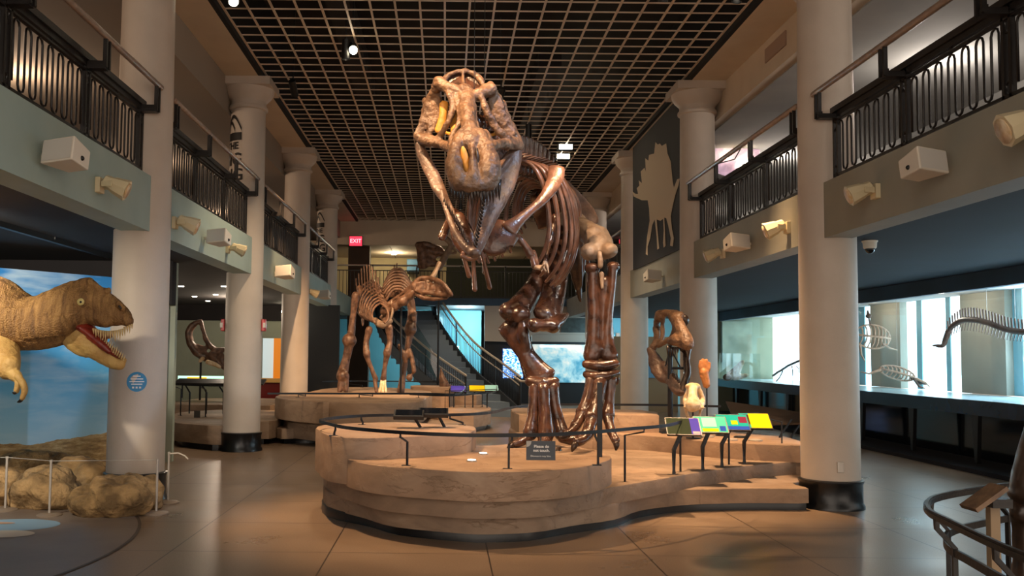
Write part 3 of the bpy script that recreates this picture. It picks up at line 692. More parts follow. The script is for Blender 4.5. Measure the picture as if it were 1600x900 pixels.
# ------------------------------------------------------------------ upper level things
struct('wall_right_bulkhead', MB().bb(8.2, 8.4, 5, 36, 4.9, 5.6), M['upwall_r'])
c = P(1143, 232, 17.5)
t = thing('glowing_sphere', tuple(c), 'glowing pink and violet round artwork behind the right balcony rail', 'artwork')
MB().ball(c, (.55, .12, .55), nu=32, nv=18).build('disc', M['glow'], t)
MB().lathe([(.6, -.02), (.6, .02)], (0, 0, 0), 40)
for (dx, dz) in ((.35, .35), (-.15, -.2), (.22, -.3), (.3, -.22), (.12, -.38)):
    MB().ball(c+V((dx, -.16, dz)), .035).build('bulb', M['lamp_on'], t)
MB().tube([c+V((-.4, -.14, -.35)), c+V((0, -.18, -.25)), c+V((.35, -.14, .35))], .012, 6).build('bulb_wire', M['black'], t)
MB().tube([(c.x, c.y, 3.48), (c.x, c.y, c.z-.4)], .05, 10).build('stand', M['black'], t)
# banner with a plated dinosaur silhouette
xb = 4.02
def Q(px, py, x=xb): return PX(px, py, x)
q = [Q(988, 235), Q(1063, 100), Q(1063, 391), Q(988, 427)]
ya, y_ = q[0].y, q[1].y
bn = thing('hanging_banner', (xb, ya, 3.5), 'tall black banner with a tan plated dinosaur silhouette hanging in the right bay', 'banner')
MB().bb(xb+.01, xb+.03, y_, ya, 3.47, 6.14).build('fabric', mat('banner_black', '2a2421', .8), bn, smooth=False)
sil = [(990, 307), (988, 299), (993, 303), (997, 303), (995, 294), (999, 290), (998, 282), (1003, 286), (1001, 268), (1007, 262), (1009, 268), (1008, 247), (1013, 251), (1014, 242), (1022, 240), (1024, 222), (1028, 226), (1031, 224), (1034, 228), (1041, 224), (1043, 240), (1048, 252), (1051, 283), (1053, 293), (1058, 280), (1062, 279), (1060, 290), (1055, 305), (1051, 322), (1048, 338), (1050, 358), (1053, 372), (1051, 385), (1047, 384), (1048, 372), (1044, 352), (1041, 341), (1038, 340), (1039, 360), (1040, 384), (1037, 387), (1036, 380), (1037, 360), (1036, 342), (1032, 345), (1026, 343), (1028, 365), (1030, 388), (1027, 390), (1026, 370), (1023, 343), (1019, 352), (1016, 372), (1012, 385), (1012, 399), (1009, 397), (1011, 370), (1015, 345), (1014, 325), (1012, 313), (1003, 313)]
from mathutils.geometry import tessellate_polygon
tri = tessellate_polygon([[V((a_, b__, 0)) for a_, b__ in sil]])
MB().add([Q(px, py, xb) for px, py in sil], [tuple(q) for q in tri]).build('silhouette', mat('silhouette_tan', 'cfbda2', .8), bn, smooth=False)

# ------------------------------------------------------------------ back of the hall
struct('floor_bridge', MB().bb(-4.5, 6, 31, 36, 3.3, 3.5), M['darkwall'])
struct('trim_5', MB().bb(-3.9, 4.8, 31.4, 31.7, 5.35, 6.3), M['soffit'])
struct('ceiling_bridge', MB().bb(-9, 9.9, 31.6, 36, 5.38, 5.5), M['soffit'])
cs = MB()
for k in range(8): cs.bb(-3+k*1.0, -2.97+k*1.0, 31.7, 35.9, 5.37, 5.385)
cs.build('ceiling_joints', mat('joint', '8a7c68', .8), None, smooth=False)['kind'] = 'structure'
struct('wall_back_upper', MB().bb(-9, 0.0, 35.9, 36, 3.5, 5.4), M['creamwall'])
struct('wall_back_dark', MB().bb(0.0, 9.9, 35.9, 36, 3.5, 5.4), mat('dark_green_wall', '23281f', .8, c2='2e3020', scale=1.2))
struct('wall_back_pillar', MB().bb(-3.42, -2.68, 31.9, 32.4, 0, 5.4), M['brownwall'])
point((-1.95, 34.0, 5.15), 38, (1, .8, .5), .15, 'ceiling_lamp')
t = tag(MB().lathe([(.12, 0), (.08, -.08)], (-1.95, 34.0, 5.38), 16).build('ceiling_downlight', M['lamp_on_s'], None), 'small ceiling light over the cream wall at the back of the upper level', 'light')
point((1.5, 34.2, 4.7), 8, (1, .7, .4), .1, 'ceiling_lamp')
p = P(556, 377, 31.34); t = thing('exit_sign', tuple(p), 'red lit EXIT sign on the dark pillar at the back left', 'exit sign')
MB().box(p, (.46, .08, .36)).build('housing', M['black'], t, smooth=False)
MB().box(p-V((0, .045, 0)), (.42, .01, .32)).build('face', M['redexit'], t, smooth=False)
text('EXIT', .19, M['exitletters'], t, tuple(p-V((0, .055, 0))), (PI/2, 0, 0), .003)
p = P(970, 378, 31.0); t = thing('exit_sign', tuple(p), 'small red EXIT sign seen edge-on beside the third right column', 'exit sign')
MB().box(p, (.16, .16, .2)).build('housing', M['black'], t, smooth=False); MB().box(p-V((0, .085, 0)), (.13, .01, .15)).build('face', M['redexit'], t, smooth=False)
text('EXIT', .055, M['exitletters'], t, tuple(p-V((0, .093, 0))), (PI/2, 0, 0), .002)
MB().sq([p, (p.x, p.y, 5.4)], .02).build('stem', M['black'], t, smooth=False)
p = P(645, 415, 35); t = thing('blue_wall_box', tuple(p), 'square blue box sign on the cream upper wall', 'sign')
MB().box(p+V((0, .4, 0)), (.46, .9, .5)).build('box_body', M['darkwall'], t, smooth=False); MB().box(p-V((0, .06, 0)), (.44, .02, .46)).build('box_face', mat('sign_blue', '47759a', .6, c2='5a8aae', scale=3), t, smooth=False)
# bridge railing
t = thing('bridge_railing', (1, 31.05, 3.5), 'thin dark railing with a pale handrail across the bridge at the back', 'railing')
MB().tube([(-4, 31.1, 4.62), (5, 31.1, 4.62)], .03, 8, (0, 0, 1)).build('handrail', M['steel'], t)
r = MB(); 
for k in range(72): x = -4+k*.125; r.bb(x-.009, x+.009, 31.09, 31.11, 3.5, 4.45)
r.bb(-4, 5, 31.08, 31.12, 4.43, 4.46); r.bb(-4, 5, 31.08, 31.12, 3.56, 3.59)
for k in range(7): x = -4+k*1.5; r.bb(x-.025, x+.025, 31.07, 31.13, 3.5, 4.62)
r.build('baluster_panel', M['iron'], t, smooth=False)
struct('trim_6', MB().bb(-4.5, 6, 30.9, 31.0, 3.28, 3.52), M['case_band'])
struct('wall_back_teal', MB().bb(-9, 1.35, 35.0, 35.1, 0, 3.4), M['teal'])
tag(MB().bb(.18, .52, 34.9, 34.98, 0, 1.95).build('lit_doorway_panel', mat('lit_panel', 'eaf6e4', .5, emit=(.85, 1, .85), estr=1.6), None, smooth=False), 'tall glowing white panel on the teal wall behind the stair', 'light panel')
# beige gallery front with screens
gf = thing('gallery_portal', (3, 31.2, 0), 'beige and black exhibit portal with screens under the bridge', 'exhibit portal')
def PY(px, py, Y=31.0): q_ = P(px, py, Y); return (q_.x, q_.z)
pl = [PY(757, 467), PY(800, 467), PY(815, 468), PY(838, 480), PY(852, 483), PY(922, 483), PY(922, 522), PY(832, 522), PY(822, 535), PY(757, 533)]
pl = [(x, z) for x, z in pl]; pm = MB().plate([(x, 31.0, z) for x, z in pl], .12); pm.build('portal_header', M['beige'], gf, smooth=False)
a = PY(757, 533); MB().bb(a[0], 5.75, 31.05, 31.3, 0, a[1]).build('black_wall', M['darkwall'], gf, smooth=False)
MB().bb(a[0]+1.6, 5.2, 31.1, 31.3, 2.0, 3.3).build('header_backing', M['beige'], gf, smooth=False)
a, b_ = PY(786, 545, 31), PY(817, 591, 31); MB().bb(a[0], b_[0], 31.0, 31.04, b_[1], a[1]).build('list_display', M['screen_list'], gf, smooth=False)
a, b_ = PY(832, 538, 31), PY(919, 598, 31); MB().bb(a[0], b_[0], 31.0, 31.04, b_[1], a[1]).build('video_display', M['screen_big'], gf, smooth=False)
MB().bb(a[0]+.25, b_[0]-.45, 30.98, 30.995, a[1]-.1, a[1]-.02).build('caption_bar', mat('caption', 'cfe6f4', .5, emit=(.7, .88, 1), estr=.9), gf, smooth=False)
a, b_ = PY(876, 497), PY(921, 520); MB().bb(a[0], b_[0], 30.9, 30.93, b_[1], a[1]).build('dark_sign', mat('dark_sign', '1a2422', .4, c2='2c3a38', scale=8), gf, smooth=False)
q_ = P(893, 610, 30.98); MB().lathe([(.07, 0), (.07, .01)], (0, 0, 0), 20)
struct('wall_back_right', MB().bb(5.2, 9.9, 31.6, 31.7, 0, 3.3), M['cyan'])
a = PY(942, 560, 31); struct('door_1', MB().bb(a[0], a[0]+.4, 30.95, 31.0, 0, 2.35), M['cyan'])
a = PY(962, 560, 31); struct('trim_7', MB().bb(a[0], a[0]+.12, 30.9, 31.0, 0, 2.4), mat('door_frame', 'b08a76', .5))
area((5.6, 29.3, 2.3), (5.4, 31, 1), 30, (.5, .85, 1), .6, .6, 'door_light')
struct('wall_back', MB().bb(-9, 9.9, 36, 36.2, 0, 7), M['darkwall'])
point((.7, 33.4, 2.7), 190, (.6, .9, 1), .2, 'stair_fill')  # fill point added to brighten the teal wall behind the stair
# tan plinth wall seen behind the right display
struct('wall_right_tan', MB().bb(4.9, 6.8, 27.0, 27.2, 0, 2.2), mat('tan_wall', 'a58a68', .8))
tag(MB().bb(5.65, 6.15, 26.9, 26.99, 1.0, 1.5).build('blue_wall_panel', mat('wall_blue', '6fa4c4', .7), None, smooth=False), 'small blue square on the tan wall seen through the open jaw', 'panel')

# ------------------------------------------------------------------ stair
inner = [V((.55, 24.7, 0)), V((-.3, 26.6, .55)), V((-1.13, 28.5, 1.2)), V((-1.8, 30, 1.8)), V((-2.3, 31.5, 2.5)), V((-2.6, 33, 3.2))]
outer = [V((1.95, 24, 0)), V((1.62, 25.4, .30)), V((.86, 27.9, .95)), V((.12, 30.3, 1.95)), V((-.34, 31.6, 2.75)), V((-.5, 32.8, 3.4))]
def at_z(path, z):
    for a, b in zip(path, path[1:]):
        if a.z <= z <= b.z+1e-6: return a.lerp(b, (z-a.z)/(b.z-a.z))
    return path[-1].copy()
stc = thing('curved_staircase', (0, 27, 0), 'curved staircase with clear panels and steel handrails at the back of the hall', 'staircase')
for k in range(18):
    z0 = k*.175; a, b, c_, d = at_z(inner, z0), at_z(outer, z0), at_z(outer, z0+.2), at_z(inner, z0+.2)
    for q in (a, b): q.z = z0
    zt = z0+.175
    vs = [(p.x, p.y, zz) for zz in (max(z0-.1, 0), zt) for p in (a, b, c_, d)]
    MB().add(vs, [(0, 1, 2, 3), (7, 6, 5, 4), (0, 4, 5, 1), (1, 5, 6, 2), (2, 6, 7, 3), (3, 7, 4, 0)]).build('step', M['stepblue'], stc, smooth=False)
for path, nm in ((inner, 'near'), (outer, 'far')):
    pp = cat_rom(path, 6, False)
    sb = MB(); vs = []; fs = []
    for i, p in enumerate(pp):
        t_ = (pp[min(i+1, len(pp)-1)]-pp[max(i-1, 0)]); nn_ = V((t_.y, -t_.x, 0)).normalized()*.03
        for q in (-1, 1):
            for dz in (-.12, .26): vs.append((p.x+nn_.x*q, p.y+nn_.y*q, max(p.z+dz, 0.0)))
    for i in range(len(pp)-1):
        a = i*4; b = a+4
        fs += [(a, a+1, b+1, b), (a+2, b+2, b+3, a+3), (a+1, a+3, b+3, b+1), (a, b, b+2, a+2)]
    sb.add(vs, fs); sb.build('stringer', M['stringer'], stc, smooth=False)
    MB().tube([p+V((0, 0, 1.06)) for p in pp], .035, 10, (0, 0, 1)).build('handrail', M['steel'], stc)
    MB().tube([p+V((0, 0, .82)) for p in pp], .02, 8, (0, 0, 1)).build('lower_handrail', M['steel'], stc)
    bs = MB()
    for i in range(0, len(pp)-1):
        for u in (0, .34, .67):
            p = pp[i].lerp(pp[i+1], u); bs.tube([p+V((0, 0, .2)), p+V((0, 0, 1.03))], .01, 5, (1, 0, 0), cap=False)
    bs.build('baluster_panel', M['post'], stc)
    for i in (0, 8, 16, 24):
        p = pp[i]; MB().tube([p+V((0, 0, .1)), p+V((0, 0, 1.05))], .025, 8, (1, 0, 0)).build('newel_post', M['post'], stc)
MB().tube([V((1.8, 24, 1.06)), V((1.95, 23.9, .95)), V((2.35, 23.9, .93))], .03, 8, (0, 0, 1)).build('rail_return', M['steel'], stc)
# clear guard panel on the near flight
pa = [at_z(inner, .5)+V((0, -.06, .4)), at_z(inner, 2.2)+V((0, -.06, .4)), at_z(inner, 2.2)+V((0, -.06, 1.6)), at_z(inner, 1.2)+V((0, -.06, 1.7)), at_z(inner, .5)+V((0, -.06, 1.0))]
MB().plate(pa, .01).build('clear_panel', M['smoke'], stc, smooth=False)
# ------------------------------------------------------------------ main platform
def z2(px, py, z): q_ = PZ(px, py, z); return (q_.x, q_.y)
frontA = [z2(*p, .63) for p in ((516, 703), (545, 718), (600, 728), (700, 735), (765, 737), (850, 735), (915, 728), (948, 720))]
outA = frontA + [(1.62, 9.1), (1.55, 9.6), (1.3, 10.15), (.85, 10.3), (.4, 10.0), (.05, 10.35), (-.6, 10.65), (-1.15, 10.3), (-1.33, 9.9)]
frontB = [z2(*p, .83) for p in ((503, 676), (525, 682), (574, 684), (636, 682), (700, 679), (736, 675))]
outB = frontB + [(.32, 10.05), (.1, 10.3), (-.55, 10.6), (-1.1, 10.3), (-1.36, 9.9)]
def inset(pts, d):
    n = len(pts); o = []
    for i in range(n):
        a = V((*pts[i-1], 0)); e = V((*pts[(i+1) % n], 0)); t = (e-a).normalized(); nn_ = V((-t.y, t.x, 0)); o.append((pts[i][0]+nn_.x*d, pts[i][1]+nn_.y*d))
    return o
backC = [(3.84, 10.25), (4.42, 11.0), (4.45, 13.4), (3.6, 14.1), (1.3, 14.1), (.95, 13.7), (.93, 12.3), (1.0, 11.2), (.9, 10.3)]
backA = [(.4, 9.95), (.05, 10.3), (-.6, 10.6), (-1.1, 10.25), (-1.28, 9.9)]
frontC = [z2(*p, .38) for p in ((983, 757), (1055, 745), (1108, 736), (1178, 727), (1244, 722))]
frontD = [z2(*p, .08) for p in ((960, 812), (1000, 798), (1060, 790), (1122, 787), (1190, 786))] + [(3.85, 9.82)]
insA = inset(frontA, .08); insA2 = inset(frontA, .16)
outC = insA + frontC + backC[1:] + backA
outD = insA2[:-1] + frontD + backC + backA
outK = inset(insA2, .06)[:-1] + [(x-.0, y+.07) for x, y in frontD] + backC + backA
plat = thing('display_platform', (1.2, 10.5, 0), 'large tiered tan stone platform carrying the standing dinosaur skeleton', 'platform')
def tier(o, z0, z1, nm, m_, par, sm=3, bev=.014, d=.012):
    pts = [(q.x, q.y) for q in cat_rom(o, sm, True)]
    rs = random.Random(len(pts)); dense = []
    for i in range(len(pts)):                             # weathered edge
        a, b = V((*pts[i], 0)), V((*pts[(i+1) % len(pts)], 0)); k = max(1, int((b-a).length/.12))
        for j in range(k):
            q = a.lerp(b, j/k); nz = noise.noise(V((q.x*2.2, q.y*2.2, z1*5)))*d*1.5+noise.noise(V((q.x*9, q.y*9, z1*5)))*d*.5; t = (b-a).normalized(); dense.append((q.x-t.y*nz, q.y+t.x*nz))
    return MB().slab(dense, z0, z1, bev).build(nm, m_, par, angle=40)
tier(outK, 0, .09, 'kick_base', M['wood_base'], plat, d=0, bev=.005)
tier(outD, .08, .235, 'stone_tier', M['stone'], plat)
tier(outC, .225, .385, 'stone_tier', M['stone'], plat)
tier(outA, .38, .63, 'stone_tier', M['stone2'], plat)
tier(outB, .40, .83, 'stone_tier', M['stone2'], plat)
outE = [(.98, 12.15), (2.2, 12.2), (2.7, 12.05), (3.0, 11.65), (3.35, 11.25), (3.9, 11.0), (4.38, 11.1), (4.4, 13.3), (3.5, 14.0), (1.3, 14.0), (.98, 13.6)]
tier(outE, .38, .58, 'stone_tier', M['stone2'], plat, sm=2)
tier([(.97, 12.5), (1.2, 12.42), (2.7, 12.5), (2.92, 12.7), (2.9, 13.7), (1.3, 13.95), (.98, 13.7)], .5, .82, 'stone_block', M['stone2'], plat, sm=2)
# low side shelf on the right of C seen as a step
for k, (px, py) in enumerate(((737, 721), (755, 710))):
    p = PZ(px, py, .63); t = thing('floor_uplight', tuple(p), ['nearer', 'farther'][k]+' of two small round lights set in the platform top', 'light')
    MB().lathe([(.05, 0), (.05, .012), (.04, .014)], p, 20).build('bezel', M['steel'], t, smooth=False); MB().lathe([(.036, .012), (.036, .018)], p, 20).build('lens', M['lamp_on_s'], t, smooth=False)

# rail round the platform
def rail_run(name, label, path, z, posts, closed=False, flat=(.022, .007), cat='railing'):
    t = thing(name, (path[0][0], path[0][1], z), label, cat)
    pp = cat_rom([(x, y, z) for x, y in path], 8, closed)
    MB().tube(pp, [flat[::-1]]*len(pp), 4, (0, 0, 1), cap=False, closed=closed, phase=PI/4).build('top_bar', M['post'], t, smooth=False)
    for (x, y, zb) in posts:
        n_ = min(pp, key=lambda q: (q.x-x)**2+(q.y-y)**2); h = z-zb
        MB().sq([(n_.x, n_.y, z-.01), (n_.x, n_.y, z-.04), (x, y, z-.04-min(.05, h*.3)), (x, y, zb)], .016).build('post', M['post'], t, smooth=False)
        MB().bb(x-.05, x+.03, y-.012, y+.012, zb-.005, zb+.005).build('foot_plate', M['post'], t, smooth=False)
    return t
zr = .925
path = [(3.84, 11.3), (3.4, 10.95), (2.95, 10.45), (2.6, 9.95)] + [z2(*p, zr) for p in ((1040, 665), (985, 670), (930, 675), (860, 679), (800, 680), (730, 680), (650, 677), (590, 673), (540, 668), (513, 662))] + [(-1.27, 9.4), (-1.12, 9.9), (-.75, 10.3), (-.1, 10.4), (.5, 10.9), (.95, 12.3), (1.5, 12.95), (2.5, 13.1), (3.2, 13.1), (3.85, 12.9)]
posts = []
for (px, py, zz) in ((522, 681, .83), (636, 728, .63), (795, 733, .63), (935, 727, .63), (977, 754, .38), (1064, 738, .38), (1140, 727, .38), (1223, 719, .38)):
    p = PZ(px, py, zz); posts.append((p.x, p.y+.02, zz))
posts += [(-.9, 10.15, .83), (.2, 10.25, .83), (1.2, 12.75, .82), (2.2, 13.0, .82), (3.4, 13.0, .58)]
rail_run('platform_railing', 'low black bar railing curving round the large stone platform', path, zr, posts)
p = PZ(937, 714, .63); q_ = P(935, 640, p.y)
t = tag(MB().sq([p, (p.x, p.y, 1.35)], .045).build('skeleton_support_rod', M['post'], None, smooth=False), 'thick black support rod under the raised foot of the large skeleton', 'support')

# sign hung on the rail
rY = PZ(845, 679, .925).y; c = P(845, 704, rY-.02)
sg_ = thing('warning_sign', tuple(c), 'small grey sign on the platform rail reading Please do not touch', 'sign')
MB().box(c, (.25, .008, .165)).build('sign_panel', mat('sign_grey', '3a4048', .35, c2='444a54', scale=3), sg_, smooth=False)
MB().add([c+V(q) for q in ((-.124, -.006, .082), (-.124, -.006, .03), (-.10, -.006, .037), (-.085, -.006, .055), (-.08, -.006, .082))], [(0, 1, 2, 3, 4)]).build('corner_emblem', mat('emblem', 'b9b6b0', .6), sg_, smooth=False)
text('Please do\nnot touch.', .034, M['text_white'], sg_, tuple(c+V((.005, -.007, .018))), (PI/2, 0, 0), .0005, font_off=.0008)
text('Dinosaurs may bite.', .022, M['text_white'], sg_, tuple(c+V((.0, -.007, -.047))), (PI/2, 0, 0), .0005)
MB().sq([c+V((0, .005, .07)), V((c.x, rY, .93))], .012).build('hook', M['post'], sg_, smooth=False)

# four reading boards
def board(px, py, zb, corners, face, label, bits, h=.5):
    b0 = PZ(px, py, zb); Yc = b0.y
    t = thing('reading_board', tuple(b0), label, 'sign')
    # panel: a tilted rectangle sized from its outline
    cx = sum(c_[0] for c_ in corners)/4; cy = sum(c_[1] for c_ in corners)/4; ce = P(cx, cy, Yc+.02)
    wd = .355; dp = .30; tl = math.radians(32)
    ax = V((math.cos(-.12), math.sin(-.12), 0)); ay = V((-math.sin(-.12)*math.cos(tl), math.cos(-.12)*math.cos(tl), math.sin(tl))); sk = -.12
    def F(u, v_, off=0): return ce + ax*(u*wd/2) + ay*(v_*dp/2) + ax*(v_*sk*0) + ax.cross(ay)*off
    def rr(u0, u1, v0, v1, off): return [F(u0, v0, off), F(u1, v0, off), F(u1, v1, off), F(u0, v1, off)]
    ou = []
    for (su, sv, a0_) in ((1, 1, 0), (-1, 1, 90), (-1, -1, 180), (1, -1, 270)):
        for k in range(4): a = math.radians(a0_+k*30); ou.append(F(su*(1-.08)+.08*math.cos(a), sv*(1-.09)+.09*math.sin(a)))
    MB().plate(ou, .02).build('panel', M['black'], t, smooth=False)
    MB().add(rr(-.94, .94, -.93, .93, .0115), [(0, 1, 2, 3)]).build('printed_face', face, t, smooth=False)
    for i, (u0, u1, v0, v1, m_, nm) in enumerate(bits): MB().add(rr(u0, u1, v0, v1, .0118+.0003*i), [(0, 1, 2, 3)]).build(nm, m_, t, smooth=False)
    f = F(0, -.1, -.02)
    kx = b0 + V((0, 0, (f.z-b0.z)*.62)); 
    MB().sq([b0, V((b0.x, b0.y, zb+(f.z-zb)*.55)), V((f.x, f.y, f.z))], .034).build('post', M['post'], t, smooth=False)
    MB().bb(b0.x-.07, b0.x+.04, b0.y-.03, b0.y+.03, zb-.004, zb+.006).build('foot_plate', M['post'], t, smooth=False)
def pm(n_, c_, r_=.8): return mat(n_, c_, r_, spec=.1)
pv, py_, pt, pb = pm('print_violet', '5048c0'), pm('print_yellow', 'ecd00c'), pm('print_teal', '18a8a8'), pm('print_blue', '2a4fc0')
plb = pm('print_light_blue', '9fdce0'); pgreen = pm('print_green', '2f3a2a'); paq = pm('print_aqua', '52ccb4'); pred = pm('print_maroon', '7a2848'); ppink = pm('print_pink', 'e0b0b8')
board(1053, 742, .38, ((1037, 657), (1083, 654), (1097, 677), (1052, 680)), pgreen, 'dark green reading board with a violet edge, leftmost of the four', [(.42, .94, -.93, .93, pv, 'violet_strip'), (.5, .9, -.9, -.6, ppink, 'pink_block')])
board(1098, 735, .38, ((1085, 655), (1121, 653), (1135, 673), (1100, 676)), paq, 'aqua reading board with a yellow strip, second from the left', [(-.5, .35, -.3, .8, plb, 'text_block'), (-.55, .4, -.88, -.5, py_, 'yellow_strip'), (.5, .85, -.8, -.2, pb, 'blue_figure')])
board(1128, 730, .38, ((1122, 652), (1151, 650), (1167, 669), (1138, 672)), pt, 'teal and blue reading board with a maroon picture, third from the left', [(-.94, .94, -.93, -.5, pb, 'blue_strip'), (.4, .9, -.1, .7, pred, 'maroon_picture'), (-.1, .3, -.3, .2, py_, 'yellow_square')])
board(1163, 725, .38, ((1155, 649), (1190, 648), (1204, 667), (1170, 670)), py_, 'bright yellow reading board with a teal left side, rightmost of the four', [(-.94, -.35, -.93, .93, pt, 'teal_side'), (-.65, -.35, -.5, .8, pm('print_brown', '3a2820'), 'brown_figure')])

# black tablets on the raised left block
t = thing('reading_tablets', (.0, 10.0, .83), 'pair of joined black reading tablets on short struts at the rear of the platform', 'reading tablets')
for k, (px, py) in enumerate(((639, 648), (677, 645))):
    c = P(px, py, 9.75+.1*k); R = Matrix.Rotation(math.radians(14), 3, 'X') @ Matrix.Rotation(math.radians(0), 3, 'Z')
    MB().box(c, (.32, .22, .045), R).build('tablet_housing', M['black'], t, smooth=False, bevel=.006)
    MB().box(c+R @ V((0, 0, .025)), (.28, .18, .004), R).build('tablet_face', M['glass_dark'], t, smooth=False)
    MB().sq([c+V((.05, .03, -.02)), V((c.x+.12, c.y+.1, .83))], .022).build('strut', M['post'], t, smooth=False)

# ------------------------------------------------------------------ second platform (behind), and the one by the second left column
pl2 = thing('display_platform', (-1.8, 18, 0), 'stepped tan stone platform carrying the crested herbivore skeleton behind the large one', 'platform')
hi = [z2(*p, .80) for p in ((430, 619), (438, 622), (470, 625), (505, 627), (514, 627), (560, 629), (620, 629), (655, 627))] + [(-.35, 17.2), (-.3, 20.5), (-1.2, 22.4), (-2.4, 22.5), (-2.85, 21), (-2.9, 19.4), (-3.25, 18.6)]
tier(hi, .42, .80, 'stone_block', M['stone2'], pl2, sm=2, bev=.04)
tier(inset(hi, .16), .1, .44, 'stone_block', M['stone'], pl2, sm=2)
lo = [(-3.02, 16.6), (-2.7, 16.5), (-2.3, 16.55), (-1.3, 15.9), (-.4, 15.8), (.3, 17.5), (.1, 20.5), (-1.2, 22.8), (-2.8, 22.5), (-2.98, 19)]
tier(lo, .09, .27, 'stone_tier', M['stone'], pl2, sm=2); tier(inset(lo, .08), 0, .1, 'kick_base', M['wood_base'], pl2, sm=2, d=0)
tier([(-2.75, 16.75), (-2.3, 16.65), (-2.3, 17.3), (-2.8, 17.5)], .25, .5, 'stone_block', M['stone2'], pl2, sm=2)
rail_run('platform_railing', 'black bar railing along the stone platform of the crested herbivore skeleton', [z2(*p, .93) for p in ((418, 615), (470, 615), (540, 615), (655, 615), (720, 614))]+[(.2, 22.5), (-2, 23.2), (-3, 22.5)], .93, [(-2.7, 17.0, .8), (-1.6, 17.2, .8), (-.5, 17.3, .8), (.1, 21, .27), (-2, 22.3, .8)])
pl3 = thing('display_platform', (.6, 20.5, 0), 'low pale stone blocks right of the crested herbivore skeleton', 'platform')
f3 = [z2(*p, .12) for p in ((640, 662), (690, 668), (740, 667), (766, 662))]+[(1.05, 21), (.9, 22.8), (-.1, 22.8), (-.25, 20.2)]
tier(f3, .1, .42, 'stone_block', M['stone2'], pl3, sm=1); tier(inset(f3, .1), 0, .12, 'kick_base', M['wood_base'], pl3, sm=1, d=0)
tier([(.15, 22.0), (.75, 21.9), (.85, 22.5), (.1, 22.6)], .4, .66, 'stone_block', M['stone2'], pl3, sm=2)
tier([(-.75, 21.3), (.1, 21.1), (.15, 22.0), (-.7, 22.3)], .3, .87, 'stone_block', M['stone2'], pl3, sm=2)
# small horn core exhibit on it
c = P(694, 610, 21.6)
h = MB().tube([P(697, 613, 21.7), P(694, 600, 21.6), P(690, 588, 21.6), P(689, 576, 21.6)], [.13, .12, .07, .02], 10); h.ball(P(700, 606, 21.7), (.14, .1, .09)); h.tube([P(697, 613, 21.7), P(698, 618, 21.7)], .05, 8)
tag(h.build('fossil_horn', M['fossil_hadro'], None, remesh=.02, disp=.02), 'pointed brown fossil horn standing on the low block before the stair', 'fossil')
# boards on the far platform
for k, (px, m_, lb, w_) in enumerate(((716, pv, 'violet', .34), (746, py_, 'yellow', .36), (768, plb, 'pale blue', .3))):
    c = P(px, 608-k*.5, 21.0); t = thing('reading_board', (c.x, c.y, .42), 'small %s reading board in the row before the staircase' % lb, 'sign')
    R = Matrix.Rotation(math.radians(25), 3, 'X')
    MB().box(c, (w_*1.05, .30, .02), R).build('panel', M['black'], t, smooth=False); MB().box(c+V((0, 0, .013)), (w_, .27, .004), R).build('printed_face', m_, t, smooth=False)
    MB().sq([(c.x-.1, c.y, .42), (c.x-.1, c.y, .72), c-V((0, 0, .01))], .03).build('post', M['post'], t, smooth=False)
rail_run('platform_railing', 'black bar railing around the low pale stone blocks', [z2(*p, .9) for p in ((640, 616), (700, 618), (745, 615), (775, 611))]+[(1.3, 24.0)], .9, [(.0, 20.5, .42), (.45, 20.9, .42), (.85, 21.2, .42)])

pl4 = thing('display_platform', (-4.0, 17.3, 0), 'rounded low stone platform around the second left column', 'platform')
f4 = [z2(*p, .12) for p in ((268, 684), (300, 690), (350, 693))] + [(-3.72, 16.3), (-3.1, 16.3), (-3.05, 17.2), (-3.2, 19.0), (-4.4, 19.6), (-5.3, 18.4)]
tier(f4, .1, .41, 'stone_tier', M['stone'], pl4, sm=3); tier(inset(f4, .12), 0, .12, 'kick_base', M['wood_base'], pl4, sm=3, d=0)
f5 = [(-5.9, 19.6), (-4.6, 19.9), (-3.7, 19.6), (-3.7, 22.5), (-5.9, 22.5)]
tier(f5, .1, .5, 'stone_block', M['stone'], pl4, sm=2)
rail_run('platform_railing', 'black railing with two bars at the platform by the second left column', [(-5.6, 18.0), (-5.1, 17.4), (-4.4, 17.0), (-3.75, 17.0)], 1.0, [(-5.0, 17.5, .41), (-4.45, 17.2, .41), (-3.9, 17.1, .41)])
t = thing('reading_boards', (-4.3, 18.4, .41), 'row of dark reading boards on bent posts left of the second column', 'signs')
for k in range(5):
    x = -5.1+k*.33; MB().sq([(x+.1, 18.1, .41), (x+.1, 18.1, .82), (x-.06, 18.25, 1.0)], .022).build('post', M['post'], t, smooth=False)
MB().box((-4.45, 18.3, 1.03), (1.75, .35, .03), Matrix.Rotation(math.radians(14), 3, 'X')).build('board', M['black'], t, smooth=False)
t = thing('lit_display_panel', (-4.6, 22.5, .5), 'long glowing pale green and yellow display panel below the horned skull', 'display panel')
a, b_ = P(279, 587, 22.5), P(358, 600, 22.5)
MB().bb(a.x, b_.x, 22.45, 22.5, b_.z, a.z).build('panel', mat('lit_green', '9fd8b0', .5, emit=(.5, .9, .68), estr=.75), t, smooth=False)
a2, b2 = P(292, 589, 22.4), P(322, 597, 22.4); MB().bb(a2.x, b2.x, 22.43, 22.45, b2.z, a2.z).build('yellow_print', mat('lit_yellow', 'e8b020', .5, emit=(.9, .55, .05), estr=.7), t, smooth=False)
a2, b2 = P(328, 594, 22.4), P(333, 598, 22.4); MB().bb(a2.x, b2.x, 22.43, 22.45, b2.z, a2.z).build('blue_print', pb, t, smooth=False)
for x in (a.x+.1, b_.x-.1): MB().sq([(x, 22.5, .5), (x, 22.5, b_.z)], .03).build('leg', M['post'], t, smooth=False)
